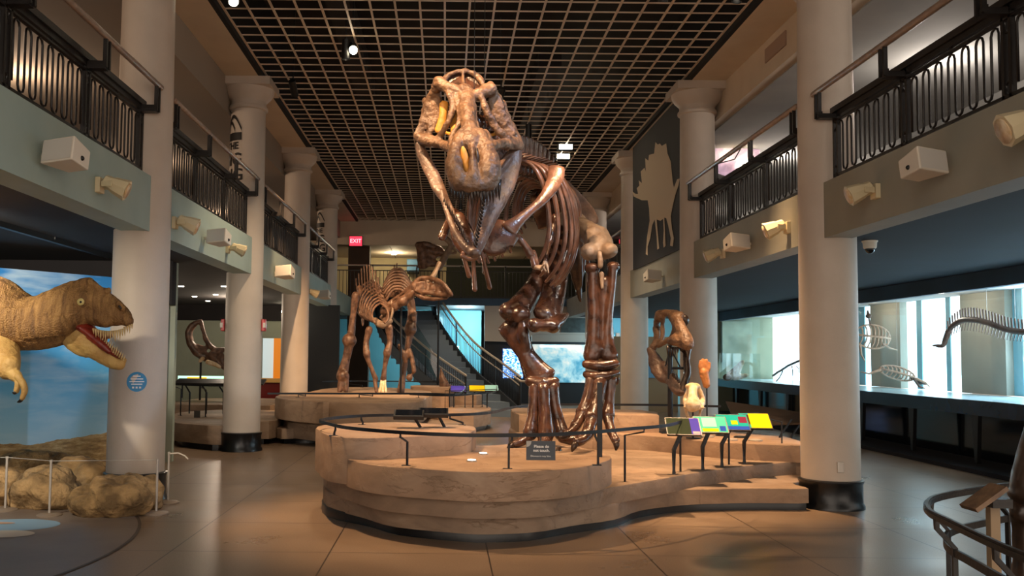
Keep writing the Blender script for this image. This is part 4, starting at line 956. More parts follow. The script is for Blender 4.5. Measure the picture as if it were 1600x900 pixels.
c = P(308, 648, 17.0); t = tag(MB().box(c, (.11, .01, .15)).sq([c, (c.x, c.y, .4)], .01).build('notice_card', mat('card', '5a5854', .5), None, smooth=False), 'small grey notice card standing on the left stone platform', 'sign')
for k, (px, lb) in enumerate(((358, 'left'), (413, 'right'))):
    c = P(px, 509, 15.6); c.z = P(px, 509, 15.6).z
    t = thing('fire_alarm', tuple(c), 'red fire alarm box on the %s side of the second left column' % lb, 'alarm')
    sx = -1 if k == 0 else 1; c = V((XL+sx*.335, 15.3, c.z))
    MB().box(c, (.06, .14, .2)).build('alarm_box', M['red'], t, smooth=False, bevel=.01); MB().box(c+V((sx*.02, -.075, 0)), (.04, .01, .08)).build('strobe', M['white'], t, smooth=False)

# ------------------------------------------------------------------ floor graphics, boulders, stanchions at left
cc = V((-3.55, 5.6, 0)); R_ = 2.05
pts = [z2(*p, 0) for p in ((205, 800), (214, 826), (196, 850), (150, 878), (100, 896))]
disc = thing('floor_disc', (-3.9, 6.8, 0), 'grey circular floor area with a dark inlaid ring at lower left', 'floor covering')
# circle through three edge points
def circ(a, b, c_):
    ax, ay, bx, by, cx, cy = *a, *b, *c_; d = 2*(ax*(by-cy)+bx*(cy-ay)+cx*(ay-by))
    ux_ = ((ax*ax+ay*ay)*(by-cy)+(bx*bx+by*by)*(cy-ay)+(cx*cx+cy*cy)*(ay-by))/d; uy_ = ((ax*ax+ay*ay)*(cx-bx)+(bx*bx+by*by)*(ax-cx)+(cx*cx+cy*cy)*(bx-ax))/d
    return V((ux_, uy_, 0)), math.hypot(ax-ux_, ay-uy_)
cc, R_ = circ(pts[0], pts[2], pts[4])
MB().lathe([(R_, .0), (R_, .004)], cc, 96).build('vinyl_disc', M['floor_disc'], disc, smooth=False)
rg = MB(); n_ = 96; vs = []
for j in range(n_):
    a = 2*PI*j/n_
    for r_ in (R_-.012, R_+.018): vs.append((cc.x+r_*math.cos(a), cc.y+r_*math.sin(a), .006))
rg.add(vs, [(2*j, 2*j+1, (2*j+3) % (2*n_), (2*j+2) % (2*n_)) for j in range(n_)]); rg.build('inlaid_ring', M['ring'], disc, smooth=False)
def decal(px, py, w_, d_, m_, nm, z):
    c = PZ(px, py, z); b = MB(); vs = [(c.x+w_*math.cos(2*PI*j/40), c.y+d_*math.sin(2*PI*j/40), z) for j in range(40)]; b.add(vs, [tuple(range(40))]); b.build(nm, m_, disc, smooth=False)
decal(20, 820, .42, .30, M['decal_blue'], 'blue_decal', .006); decal(8, 834, .25, .16, M['decal_cream'], 'cream_decal', .008); decal(0, 817, .14, .05, mat('decal_tan', 'c9a184', .6), 'tan_decal', .009)

def boulder(px, py, Y, rx, ry, rz, label, seed, m_='rock'):
    c = P(px, py, Y); b = MB(); b.ball((0, 0, 0), (rx, ry, rz), nu=64, nv=40); rs = V((seed*3.1, seed*1.7, seed)); out = []
    for q in b.v:
        n1 = noise.noise(q*1.6/max(rx, .3)+rs); n2 = abs(noise.noise(q*4+rs)); n3 = noise.noise(q*14+rs); n4 = abs(noise.noise(q*8-rs)); f = 1+.26*n1-.22*n2+.045*n3-.09*n4
        o_ = V((q.x*f, q.y*f, q.z*f)); out.append(o_)
    b.v = [V((q.x+c.x, q.y+c.y, max(q.z+c.z, 0.001))) for q in out]
    return tag(b.build('boulder', M[m_], None, disp=.03, dscale=.12), label, 'boulder')
boulder(176, 780, 9.2, .42, .33, .25, 'large tan boulder in front of the nearest left column, rightmost in front', 1)
boulder(212, 776, 9.55, .3, .25, .24, 'smaller boulder behind the large one at the foot of the column', 5)
boulder(76, 771, 9.6, .42, .33, .29, 'rounded tan boulder in the middle of the row below the mural', 9, 'rock_pale')
boulder(120, 758, 10.3, .55, .35, .3, 'broad tan rock behind the row of boulders below the mural', 12, 'rock_pale')
boulder(0, 768, 9.75, .33, .3, .26, 'tan boulder cut by the left edge of the picture', 15, 'rock')
boulder(62, 745, 10.9, .9, .3, .30, 'long low rock ledge along the foot of the mural', 19, 'rock')
for k, (px, py, h_, lb) in enumerate(((77, 806, .50, 'in front of the middle boulder'), (8, 798, .5, 'at the left edge of the picture'), (244, 803, .5, 'right of the large boulder, in front'), (262, 786, .5, 'behind the one by the large boulder'))):
    p = PZ(px, py, 0); ztop = .52
    t = thing('barrier_post', (p.x, p.y, 0), 'short grey barrier post on a round foot, '+lb, 'barrier post', 'barrier posts before the mural')
    MB().lathe([(.12, 0), (.12, .012), (.09, .025), (.02, .03)], p, 28).build('foot', mat('foot_grey', '8a7a6a', .5), t, angle=40)
    MB().lathe([(.012, .02), (.012, ztop), (.016, ztop), (.016, ztop+.02)], p, 12).build('pole', M['steel'], t, angle=40)
c0 = PZ(244, 803, 0); c1 = PZ(262, 786, 0); c0.z = .5; c1.z = .5
MB().tube([c1+V((0, 0, .02)), c1+V((.1, .0, .03)), c1+V((.17, 0, -.0)), c1+V((.2, 0, -.03))], .008, 8).build('cord_end', M['white'], t)
p = [PZ(-60, 800, 0), PZ(8, 798, 0), PZ(77, 806, 0), PZ(244, 803, 0)]
for q in p: q.z = .53
tag(MB().tube(p, .004, 5).build('barrier_wire', M['steel'], None), 'thin wire strung between the barrier posts', 'wire')
# ------------------------------------------------------------------ the large standing skeleton
def S(mb, pts, n=10, ref=(0, 1, 0)):      # stroke through points (px, py, distance, radius or (width, depth))
    q = [P(p[0], p[1], p[2]) for p in pts]; r = [p[3] for p in pts]
    sm = cat_rom(q, 4, False); rr = []
    for i in range(len(r)-1):
        a = r[i] if isinstance(r[i], tuple) else (r[i], r[i]); b = r[i+1] if isinstance(r[i+1], tuple) else (r[i+1], r[i+1])
        for j in range(4): u = j/4; rr.append((a[0]+(b[0]-a[0])*u, a[1]+(b[1]-a[1])*u))
    rr.append(r[-1] if isinstance(r[-1], tuple) else (r[-1], r[-1]))
    return mb.tube(sm, rr, n, ref)
def bone(name, par, strokes, balls=(), m_='fossil', remesh=.016, disp=.02, dscale=.12, it=4, ref=(0, 1, 0)):
    if disp == .02: disp = .016
    dscale = dscale*1.6 if name != 'skull' else dscale; b = MB()
    for st in strokes: S(b, st, 12, ref)
    for (px, py, Y, r) in balls: b.ball(P(px, py, Y), r)
    return b.build(name, M[m_], par, remesh=remesh, disp=disp, dscale=dscale, smooth_it=it)
rex = thing('dinosaur_skeleton', tuple(P(850, 700, 9.9)), 'giant brown meat-eating dinosaur skeleton standing with its jaws open on the main platform', 'dinosaur skeleton')

# skull: seen from below, snout toward the hall, built of the arches and bars around its openings
skull = bone('skull', rex, [
    # nasal ridge from forehead down to snout, and snout walls
    [(724, 142, 8.85, (.10, .07)), (729, 158, 8.72, (.085, .07)), (731, 178, 8.58, (.07, .07)), (733, 200, 8.45, (.075, .08)), (735, 224, 8.3, (.12, .10))],
    [(721, 212, 8.40, (.06, .08)), (713, 232, 8.28, (.065, .10)), (710, 252, 8.16, (.075, .12)), (711, 270, 8.08, (.085, .12)), (718, 284, 8.04, (.09, .10))],
    [(736, 222, 8.34, (.045, .07)), (738, 245, 8.16, (.03, .07)), (739, 264, 8.06, (.04, .07)), (738, 282, 8.02, (.08, .09))],
    [(750, 212, 8.40, (.07, .08)), (758, 232, 8.28, (.085, .10)), (763, 254, 8.18, (.105, .12)), (764, 270, 8.10, (.11, .12)), (760, 283, 8.06, (.10, .10))],
    [(708, 279, 8.18, (.045, .05)), (722, 288, 8.03, (.06, .06)), (741, 290, 8.0, (.06, .06)), (760, 288, 8.04, (.06, .06)), (775, 279, 8.2, (.045, .05))],
    [(722, 240, 8.5, (.08, .05)), (724, 270, 8.3, (.1, .05))], [(756, 240, 8.5, (.10, .05)), (752, 270, 8.3, (.12, .05))],
    # forehead spreading to the brow bosses
    [(726, 152, 8.78, .06), (712, 143, 8.8, .06), (697, 136, 8.82, .055), (686, 130, 8.86, .07)],
    [(734, 154, 8.78, .06), (744, 148, 8.8, .055), (756, 144, 8.82, .06), (766, 140, 8.86, .07)],
    # transverse crest at the back with its middle ridge
    [(691, 130, 9.0, .03), (697, 121, 9.05, .03), (708, 114, 9.05, .028), (722, 111, 9.05, .026), (736, 113, 9.05, .028), (747, 120, 9.05, .03), (754, 131, 9.02, .03)],
    [(723, 112, 9.04, .02), (724, 128, 8.98, .022), (724, 146, 8.86, .04)],
    # left side wall
    [(684, 132, 8.9, .045), (676, 145, 8.95, .04), (669, 160, 9.0, .04), (665, 178, 9.0, .035), (660, 196, 9.0, .045), (655, 212, 9.0, .06)],
    [(683, 142, 8.95, (.05, .03)), (680, 165, 8.98, (.085, .03)), (677, 188, 8.98, (.07, .03)), (672, 205, 8.95, (.04, .03))],
    [(654, 212, 9.0, .055), (664, 219, 8.92, .06), (678, 221, 8.82, .055), (692, 226, 8.7, .045), (705, 232, 8.5, .05)],
    [(700, 145, 8.78, .03), (707, 165, 8.72, .03), (703, 185, 8.68, .032), (693, 203, 8.72, .03), (685, 218, 8.8, .035)],
    [(711, 150, 8.75, .025), (716, 172, 8.66, .022), (716, 195, 8.55, .025), (706, 215, 8.5, .03), (709, 234, 8.4, .05)],
    [(658, 195, 9.02, .025), (663, 165, 9.05, .02)],
    # right side wall
    [(768, 142, 8.9, .045), (778, 155, 8.95, .045), (786, 172, 9.0, .045), (795, 192, 9.02, .045), (804, 212, 9.02, .055), (809, 228, 9.0, .06)],
    [(752, 150, 8.78, .03), (759, 170, 8.75, (.035, .03)), (770, 192, 8.78, (.04, .03)), (782, 208, 8.82, (.04, .03)), (800, 222, 8.92, .05)],
    [(772, 152, 8.9, (.06, .03)), (777, 172, 8.9, (.085, .03)), (788, 192, 8.93, (.07, .03)), (798, 210, 8.95, (.06, .03))],
    [(810, 229, 9.0, .05), (793, 226, 8.85, .05), (776, 226, 8.65, .05), (765, 232, 8.45, .06), (764, 250, 8.3, .07)],
    [(758, 205, 8.62, .03), (764, 218, 8.5, .035), (760, 235, 8.4, .05)],
    [(742, 165, 8.68, .02), (744, 195, 8.55, .022), (752, 218, 8.42, .03), (762, 240, 8.3, .05)],
], [(686, 128, 8.86, (.065, .07, .06)), (691, 136, 8.84, (.055, .05, .045)), (681, 137, 8.9, .05), (758, 140, 8.86, (.065, .07, .06)), (766, 134, 8.88, .045), (752, 150, 8.86, .04),
    (664, 160, 9.05, (.03, .03, .06)), (787, 165, 9.05, (.035, .03, .06)), (665, 217, 8.96, (.09, .07, .06)), (803, 224, 8.98, (.08, .07, .06))], 'fossil_skull', .0105, .03, .075, 2)
# dark sheet of bone inside the crest and braincase
def sheet(name, pts, m_, th=.02, par=rex): return MB().plate([P(*q) for q in pts], th).build(name, M[m_], par, smooth=False, disp=0)
sheet('crest_plate', [(690, 133, 9.06), (696, 121, 9.09), (708, 114, 9.09), (722, 111, 9.09), (737, 113, 9.09), (748, 121, 9.09), (754, 134, 9.06), (740, 150, 8.95), (724, 152, 8.92), (705, 148, 8.95)], 'fossil', .02)
bone('braincase', rex, [[(724, 150, 9.05, .13), (726, 175, 9.0, .11), (728, 200, 8.9, .08)]], (), 'fossil', .02)
bone('palate', rex, [[(694, 162, 8.95, (.05, .03)), (692, 182, 8.93, (.045, .03)), (686, 205, 8.92, (.05, .03))], [(686, 205, 8.95, .02), (712, 212, 8.75, .02)], [(712, 212, 8.75, .02), (745, 215, 8.8, .02), (780, 208, 8.9, .02)], [(711, 172, 8.8, (.045, .03)), (710, 195, 8.75, (.05, .03)), (712, 215, 8.6, (.04, .03))], [(772, 196, 8.86, (.02, .02)), (783, 212, 8.88, (.03, .02))]], (), 'fossil_warm_lit', .014)  # inner plates tinted with the warm light showing through the openings
# nostrils: warm light coloured onto one inner wall, recess shade onto the other slit
b = MB(); R = Matrix.Rotation(math.radians(-12), 3, 'Y') @ Matrix.Rotation(math.radians(25), 3, 'X'); b.ball(P(727, 252, 8.12), (.036, .04, .14), Matrix.Rotation(math.radians(-10), 3, 'Y')); b.build('nostril', M['fossil_warm_lit'], rex)
b = MB(); b.ball(P(746, 254, 8.12), (.022, .04, .14), Matrix.Rotation(math.radians(-3), 3, 'Y')); b.build('nostril', M['tooth_dark'], rex)
# lower jaw: two rami meeting at the chin
bone('lower_jaw', rex, [
    [(656, 226, 9.02, .04), (660, 240, 9.0, .055), (670, 262, 8.92, (.065, .04)), (682, 286, 8.8, (.07, .035)), (693, 308, 8.68, (.05, .035))],
    [(690, 302, 8.7, .04), (697, 325, 8.6, .03), (706, 350, 8.46, .032), (719, 374, 8.34, .035), (733, 390, 8.24, .045), (742, 397, 8.2, .045)],
    [(696, 300, 8.72, .018), (706, 325, 8.6, .018), (716, 350, 8.5, .02), (729, 372, 8.38, .025), (740, 392, 8.25, .03)],
    [(809, 230, 9.02, (.05, .05)), (800, 250, 8.98, (.10, .045)), (791, 272, 8.88, (.125, .04)), (782, 296, 8.76, (.12, .04)), (773, 318, 8.64, (.10, .04)), (765, 340, 8.54, (.075, .04)), (757, 362, 8.42, (.06, .04)), (749, 382, 8.3, (.055, .04)), (741, 396, 8.2, .05)],
    [(806, 238, 9.0, .03), (786, 262, 8.86, .03), (768, 285, 8.7, .025), (758, 312, 8.58, .02), (752, 340, 8.5, .02), (744, 368, 8.36, .03)],
], [(742, 395, 8.2, (.06, .06, .05))], 'fossil_jaw', .012, .014, .1, 3)
# teeth
rt = random.Random(3)
for i in range(17):
    u = i/16; px = 704+76*u; py = 289+9*math.sin(PI*u); Y = 8.0+.18*abs(2*u-1)**2
    a = P(px, py-3, Y); ln = .11+.07*rt.random(); MB().cone(a+V((0, 0, .03)), a+V((.006*(u-.5), .015, -ln)), .023, 7, (0, -.006, 0)).build('upper_tooth', M['tooth_dark'], rex)
for i in range(15):
    u = i/14; px = 696+37*u; py = 322+68*u-6*math.sin(PI*u); Y = 8.62-.38*u
    a = P(px, py, Y); ln = .06+.035*rt.random(); MB().cone(a, a+V((-.012, -.02, ln)), .013, 7, (-.008, 0, 0)).build('lower_tooth', M['tooth_dark'], rex)
for i in range(17):
    u = i/16; px = 762-16*u; py = 300+88*u; Y = 8.56-.34*u
    a = P(px-1, py, Y-.03); ln = .07+.04*rt.random(); MB().cone(a, a+V((-.03, -.015, ln*.85)), .013, 7, (-.01, 0, 0)).build('lower_tooth', M['tooth_dark'], rex)

# backbone
def W(p): return V(p)
spine = cat_rom([V((.28, 9.05, 3.92)), V((.42, 9.3, 3.72)), V((.60, 9.55, 3.62)), V((.78, 9.9, 3.64)), V((.95, 10.3, 3.70)), V((1.13, 10.75, 3.72)), V((1.32, 11.25, 3.66)), V((1.5, 11.8, 3.5)), V((1.68, 12.5, 3.3)), V((1.85, 13.4, 3.1)), V((2.02, 14.4, 2.95)), V((2.2, 15.6, 2.9))], 3, False)
vb = MB(); vb.tube([(0, -.055, 0), (0, -.03, 0), (0, .03, 0), (0, .055, 0)], [.085, .06, .06, .085], 12, (0, 0, 1)); vb.add(MB().box((0, .01, .17), (.035, .09, .24)).v, MB().box((0, 0, 0), (1, 1, 1)).f)
for s_ in (-1, 1): vb.tube([(s_*.03, 0, .06), (s_*.15, .03, .09)], [.03, .018], 8, (0, 1, 0))
proto = vb.build('vertebra', M['fossil'], rex, remesh=.016, disp=.015, dscale=.1)
for i in range(1, len(spine)-1, 1):
    o = proto if i == 1 else proto.copy()
    if i > 1: COL.objects.link(o)
    t_ = (spine[i+1]-spine[i-1]).normalized(); sc = 1.25 if i < 22 else 1.25*(1-(i-22)*.06)
    mt = Matrix.Translation(spine[i]) @ t_.to_track_quat('Y', 'Z').to_matrix().to_4x4() @ Matrix.Scale(sc, 4)
    o.matrix_parent_inverse = Matrix.Translation(-rex.location) @ mt if False else Matrix.Translation(-rex.location)
    o.location = mt.to_translation(); o.rotation_euler = mt.to_euler(); o.scale = (sc,)*3
# ribs
fwd = V((.37, .93, 0)).normalized(); lat = V((.93, -.37, 0)).normalized()
for i in range(12):
    u = i/11; c = V((.60+.60*u, 9.5+1.45*u, 3.60+.07*math.sin(PI*u)))
    Wd = (.36+.20*math.sin(PI*min(1, u*1.1+.12)))*1.02; H = (.95+.42*math.sin(PI*min(1, u+.15)))*(1 if u < .75 else 1-(u-.75)*1.6)
    for s_ in (-1, 1):
        pts = []; rr = []
        for j in range(13):
            th = j/12*PI*(.84 if s_ > 0 else .66); x = Wd*math.sin(th)**.85 if th > 0 else 0; z = .09*math.sin(min(th*2.2, PI))-H*(1-math.cos(th))/2
            pts.append(c + lat*s_*x + V((0, 0, z)) + fwd*(.34*(th/PI)**1.3)); v_ = math.sin(PI*(j+1.2)/14); rr.append((.016+.012*v_, .024+.016*v_))
        MB().tube(pts, rr, 8, tuple(fwd)).build('rib', M['fossil_rib'], rex, subsurf=1)
# belly rods
for (a, b_) in (((723, 396, 9.2), (733, 431, 9.25)), ((739, 398, 9.3), (742, 452, 9.3)), ((752, 392, 9.5), (765, 449, 9.6)), ((756, 400, 9.6), (757, 425, 9.6))):
    p0, p1 = P(*a), P(*b_); MB().tube([p0, p0.lerp(p1, .5), p1], [.02, .022, .026], 8).build('belly_rib', M['fossil_rib'], rex)
# shoulder blades and chest plates
bone('shoulder_blade', rex, [[(870, 262, 9.5, (.095, .03)), (868, 278, 9.42, (.095, .03)), (858, 298, 9.3, (.07, .03)), (843, 316, 9.2, (.055, .03)), (825, 332, 9.12, (.05, .03)), (808, 347, 9.05, (.065, .035)), (796, 358, 9.02, (.10, .04))]], (), 'fossil_rib', .014, .01)
bone('chest_plate', rex, [[(787, 350, 9.08, (.12, .04)), (782, 366, 9.02, (.18, .045)), (775, 382, 9.0, (.18, .045)), (776, 394, 9.0, (.11, .04))]], [(800, 370, 9.04, (.07, .05, .08))], 'fossil', .014, .01)
bone('chest_plate', rex, [[(716, 335, 9.45, (.06, .03)), (718, 352, 9.4, (.11, .04)), (724, 372, 9.35, (.13, .04)), (733, 392, 9.3, (.10, .04))]], (), 'fossil', .014, .01)
bone('wishbone', rex, [[(722, 400, 9.1, .025), (733, 405, 9.1, .025), (745, 402, 9.1, .025), (750, 392, 9.1, .02)]], (), 'fossil_rib', .012, 0)
bone('shoulder_blade', rex, [[(690, 372, 9.5, (.05, .03)), (700, 350, 9.6, (.05, .03)), (712, 330, 9.75, (.06, .03))]], (), 'fossil', .014, .01)
# arms with two fingers
bone('upper_arm', rex, [[(801, 369, 9.25, .055), (812, 374, 9.2, .04), (822, 386, 9.2, .035), (829, 398, 9.22, .05)]], (), 'fossil_rib', .012, .008)
bone('forearm', rex, [[(829, 396, 9.22, .04), (832, 406, 9.2, .026), (835, 416, 9.18, .032)], [(834, 394, 9.26, .026), (838, 405, 9.24, .02), (839, 415, 9.2, .026)]], (), 'fossil_rib', .01, .004)
for (a, b_, c_) in (((835, 417, 9.18), (845, 420, 9.12), (850, 413, 9.08)), ((837, 418, 9.18), (848, 417, 9.13), (853, 424, 9.1))):
    MB().tube([P(*a), P(*b_), P(*c_)], [.024, .02, .008], 8).build('finger', M['fossil_pale'], rex)
bone('upper_arm', rex, [[(868, 340, 9.9, .05), (864, 360, 9.85, .035), (858, 378, 9.8, .045)]], (), 'fossil', .012, .006)
bone('forearm', rex, [[(858, 378, 9.8, .035), (855, 395, 9.75, .022), (852, 408, 9.7, .028)]], (), 'fossil', .01, .004)
for (b_, c_) in (((849, 416, 9.66), (846, 424, 9.62)), ((855, 417, 9.66), (857, 426, 9.62))): MB().tube([P(852, 408, 9.7), P(*b_), P(*c_)], [.022, .018, .007], 8).build('finger', M['fossil_pale'], rex)
# hip: blade, pubis with its boot, ischium
bone('hip_blade', rex, [[(868, 280, 11.0, (.06, .03)), (882, 296, 11.2, (.12, .03)), (898, 316, 11.4, (.15, .035)), (916, 336, 11.5, (.14, .035)), (928, 350, 11.5, (.09, .03))]], (), 'fossil_jaw', .02, .015)
bone('hip_blade', rex, [[(835, 300, 11.4, (.1, .03)), (850, 320, 11.6, (.2, .035)), (862, 350, 11.7, (.2, .035))]], (), 'fossil', .02, .015)
bone('pubis', rex, [[(884, 370, 11.0, .09), (874, 400, 10.8, (.10, .07)), (864, 435, 10.6, (.10, .07)), (858, 465, 10.45, (.11, .07)), (852, 492, 10.3, (.15, .09))],
    [(886, 398, 10.9, .05), (882, 430, 10.7, .045), (876, 465, 10.5, .05), (870, 490, 10.35, .06)],
    [(833, 505, 10.05, (.06, .075)), (848, 508, 10.1, (.075, .1)), (866, 506, 10.2, (.07, .12)), (876, 498, 10.6, (.05, .12))]], [(836, 509, 10.05, (.08, .08, .075)), (864, 510, 10.12, (.08, .1, .08))], 'fossil', .016, .015)
bone('ischium', rex, [[(888, 360, 11.9, (.12, .05)), (892, 395, 12.0, (.11, .04)), (900, 430, 12.1, (.07, .04)), (907, 470, 12.2, (.03, .03))], [(905, 375, 12.0, (.06, .04)), (906, 410, 12.0, (.05, .04)), (908, 445, 12.1, .03)]], (), 'tooth_dark', .02, .03, .15)
for k, (px, py) in enumerate(((912, 395), (920, 385), (898, 400))):
    a = P(px, py, 12.6+k*.4); MB().tube([a, a+V((0, .1, -.3))], [(.05, .03), (.02, .02)], 8).build('chevron', M['fossil'], rex)

# leg on the left of the picture
bone('thigh_bone', rex, [[(880, 368, 11.2, .15), (866, 392, 11.0, .13), (848, 425, 10.75, .12), (830, 455, 10.55, .12), (816, 475, 10.42, .14), (806, 488, 10.34, .16)]], [(795, 486, 10.3, (.12, .13, .11)), (813, 492, 10.26, (.12, .14, .11)), (873, 378, 11.1, .13)], 'fossil', .018, .02)
bone('shin_bone', rex, [[(800, 512, 10.36, (.16, .11)), (810, 530, 10.3, (.13, .10)), (822, 553, 10.24, (.10, .085)), (835, 573, 10.2, (.12, .08)), (847, 590, 10.16, (.17, .09))], [(816, 505, 10.2, .05), (818, 522, 10.18, .07), (822, 545, 10.2, .06)]], [(790, 515, 10.4, (.09, .08, .06)), (822, 502, 10.24, (.05, .06, .07))], 'fossil', .018, .015)
bone('splint_bone', rex, [[(797, 520, 10.42, .045), (806, 545, 10.4, .024), (814, 565, 10.36, .022), (822, 588, 10.3, .035)]], (), 'fossil', .013, .005)
bone('ankle', rex, [[(830, 596, 10.14, .07), (848, 600, 10.1, .085), (866, 597, 10.14, .065)]], [(868, 603, 10.14, .05)], 'fossil', .016, .015)
for q in ([(836, 606, 10.1, 0.074), (834, 632, 10.05, 0.061), (832, 655, 10.0, 0.068), (829, 676, 9.95, 0.088)], [(849, 608, 10.05, 0.081), (850, 632, 10.0, 0.068), (852, 655, 9.95, 0.074), (852, 680, 9.9, 0.095)], [(863, 606, 10.1, 0.074), (867, 632, 10.08, 0.061), (872, 655, 10.05, 0.068), (877, 676, 10.0, 0.088)]):
    bone('foot_bone', rex, [q], (), 'fossil', .014, .012)
for q in ([(826, 682, 9.93, .06), (815, 690, 9.85, .05), (804, 694, 9.82, .042)], [(850, 688, 9.85, .07), (845, 697, 9.65, .055), (841, 701, 9.5, .048)], [(879, 684, 9.95, .06), (892, 688, 9.85, .055), (905, 686, 9.8, .045)]):
    bone('toe', rex, [q], (), 'fossil', .014, .012)
for q in (((803, 694, 9.82), (797, 697, 9.78), (791, 703, 9.76)), ((841, 702, 9.48), (838, 705, 9.40), (836, 711, 9.36)), ((874, 700, 9.6), (872, 706, 9.5), (869, 713, 9.45))):
    a, b_, c_ = (P(*z) for z in q); MB().tube([a, b_, c_], [.04, .032, .008], 10, cap=False).build('claw', M['tooth_dark'], rex, subsurf=1)
MB().tube([P(869, 640, 10.2), P(877, 656, 10.15), P(882, 672, 10.1)], [.03, .022, .03], 8).build('dew_claw', M['fossil'], rex, subsurf=1)
# leg on the right of the picture, nearer, knee toward the hall
bone('thigh_bone', rex, [[(885, 345, 11.3, .13), (900, 352, 11.0, .12), (918, 362, 10.6, .13), (935, 376, 10.2, (.15, .13)), (938, 390, 10.05, (.15, .12))]], [(921, 394, 10.0, (.10, .13, .10)), (951, 391, 9.98, (.10, .13, .09)), (900, 348, 11.1, .13), (932, 366, 10.2, (.14, .12, .1))], 'fossil_pale', .016, .03, .07, 6)
bone('knee_cap', rex, [[(937, 396, 9.86, .028), (938, 408, 9.84, .03), (938, 416, 9.84, .03)]], (), 'fossil_pale', .012, .004)
bone('shin_bone', rex, [[(926, 422, 9.95, (.075, .09)), (926, 450, 9.93, (.065, .08)), (928, 490, 9.9, (.07, .08)), (927, 530, 9.87, (.08, .08)), (925, 556, 9.85, (.10, .09))],
    [(957, 418, 9.97, (.055, .09)), (955, 450, 9.95, (.05, .08)), (950, 490, 9.92, (.055, .08)), (948, 530, 9.9, (.07, .08)), (952, 556, 9.87, (.10, .08))],
    [(940, 440, 9.97, (.13, .06)), (939, 500, 9.93, (.13, .06)), (939, 555, 9.9, (.17, .07))]], [(925, 419, 9.94, (.09, .1, .06)), (958, 416, 9.96, (.075, .09, .055)), (932, 545, 9.82, (.07, .05, .1))], 'fossil', .016, .012)
bone('splint_bone', rex, [[(940, 428, 9.9, .03), (941, 450, 9.88, .02)]], (), 'fossil_pale', .012, .004)
bone('ankle', rex, [[(916, 569, 9.82, .05), (930, 571, 9.76, .06), (945, 572, 9.76, .06), (961, 568, 9.82, .05)]], (), 'fossil', .014, .012)
bone('ankle', rex, [[(916, 585, 9.82, .045), (930, 588, 9.74, .055), (948, 587, 9.74, .055), (963, 583, 9.82, .045)]], [(964, 592, 9.84, (.03, .04, .07))], 'fossil', .014, .012)
for q in ([(925, 594, 9.78, 0.075), (921, 612, 9.74, 0.065), (916, 630, 9.7, 0.062), (911, 645, 9.66, 0.081)], [(938, 596, 9.74, 0.081), (935, 615, 9.68, 0.069), (930, 635, 9.62, 0.069), (926, 652, 9.56, 0.094)], [(954, 594, 9.78, 0.069), (953, 612, 9.76, 0.056), (951, 632, 9.74, 0.060), (949, 648, 9.7, 0.081)]):
    bone('foot_bone', rex, [q], (), 'fossil', .014, .012)
for qs in ([[(909, 648, 9.64, .065), (904, 658, 9.58, .055), (899, 666, 9.52, .06)], [(898, 668, 9.5, .055), (892, 674, 9.44, .042), (886, 678, 9.4, .05)]],
           [[(925, 656, 9.54, .075), (921, 667, 9.46, .062), (918, 678, 9.38, .07)], [(917, 681, 9.36, .062), (911, 687, 9.28, .052), (903, 690, 9.24, .055)]],
           [[(950, 652, 9.68, .062), (952, 663, 9.62, .05), (955, 674, 9.56, .055)], [(956, 676, 9.54, .05), (959, 683, 9.5, .042), (962, 688, 9.46, .048)]]):
    for q in qs: bone('toe', rex, [q], (), 'fossil', .014, .012)
for q in (((886, 679, 9.4), (880, 683, 9.34), (873, 684, 9.3)), ((901, 691, 9.22), (896, 698, 9.18), (893, 707, 9.18)), ((962, 689, 9.45), (964, 697, 9.42), (962, 705, 9.42))):
    a, b_, c_ = (P(*z) for z in q); MB().tube([a, b_, c_], [.045, .034, .008], 10, cap=False).build('claw', M['tooth_dark'], rex, subsurf=1)
# hanging cables of the mount
for (px, Y) in ((741, 9.0), (757, 9.4)):
    a = P(px, 115, Y); MB().tube([(a.x, Y, 3.9), (a.x, Y, 7.4)], .004, 5, (1, 0, 0)).build('hanging_cable', M['black'], rex)

# ------------------------------------------------------------------ crested plant-eater behind
had = thing('dinosaur_skeleton', tuple(P(590, 612, 19.5)), 'smaller brown plant-eating dinosaur skeleton standing behind with its head turned right', 'dinosaur skeleton')
HM = 'fossil_hadro'
def hb(name, *st, balls=(), m_=HM, rm=.028): return bone(name, had, st, balls, m_, rm, .02, .12, 3)
hb('hind_leg', [(556, 462, 19.8, .10), (552, 490, 19.8, .07), (548, 525, 19.8, .09), (543, 532, 19.8, .12)], [(546, 537, 19.7, .11), (541, 560, 19.7, .09), (534, 588, 19.7, .13)], [(534, 590, 19.6, .08), (530, 612, 19.5, .05)], [(540, 590, 19.6, .08), (541, 612, 19.5, .05)], balls=[(546, 532, 19.7, .16), (536, 588, 19.6, .14)])
hb('hind_leg', [(640, 462, 19.8, .09), (644, 490, 19.8, .10), (641, 512, 19.8, .12)], [(641, 516, 19.7, .10), (636, 550, 19.7, .06), (630, 585, 19.7, .07), (626, 612, 19.6, .09)], [(648, 490, 19.7, .06), (646, 520, 19.7, .05)], balls=[(641, 514, 19.7, .14)])
hb('front_leg', [(577, 515, 18.9, .08), (572, 535, 18.9, .06), (573, 553, 18.8, .08)], [(573, 556, 18.8, .06), (580, 575, 18.8, .05), (587, 592, 18.8, .06)], [(586, 594, 18.8, .05), (588, 613, 18.7, .04)], balls=[(573, 554, 18.8, .08)])
hb('front_leg', [(608, 512, 18.9, .09), (609, 535, 18.9, .06), (605, 550, 18.8, .09)], [(605, 553, 18.8, .07), (601, 575, 18.8, .05), (599, 592, 18.8, .07)], balls=[(605, 552, 18.8, .09)])
for px in (593, 598, 603): hb('front_foot', [(599+(px-598)*.4, 594, 18.8, .04), (px, 613, 18.6, .035)], m_='fossil_white')
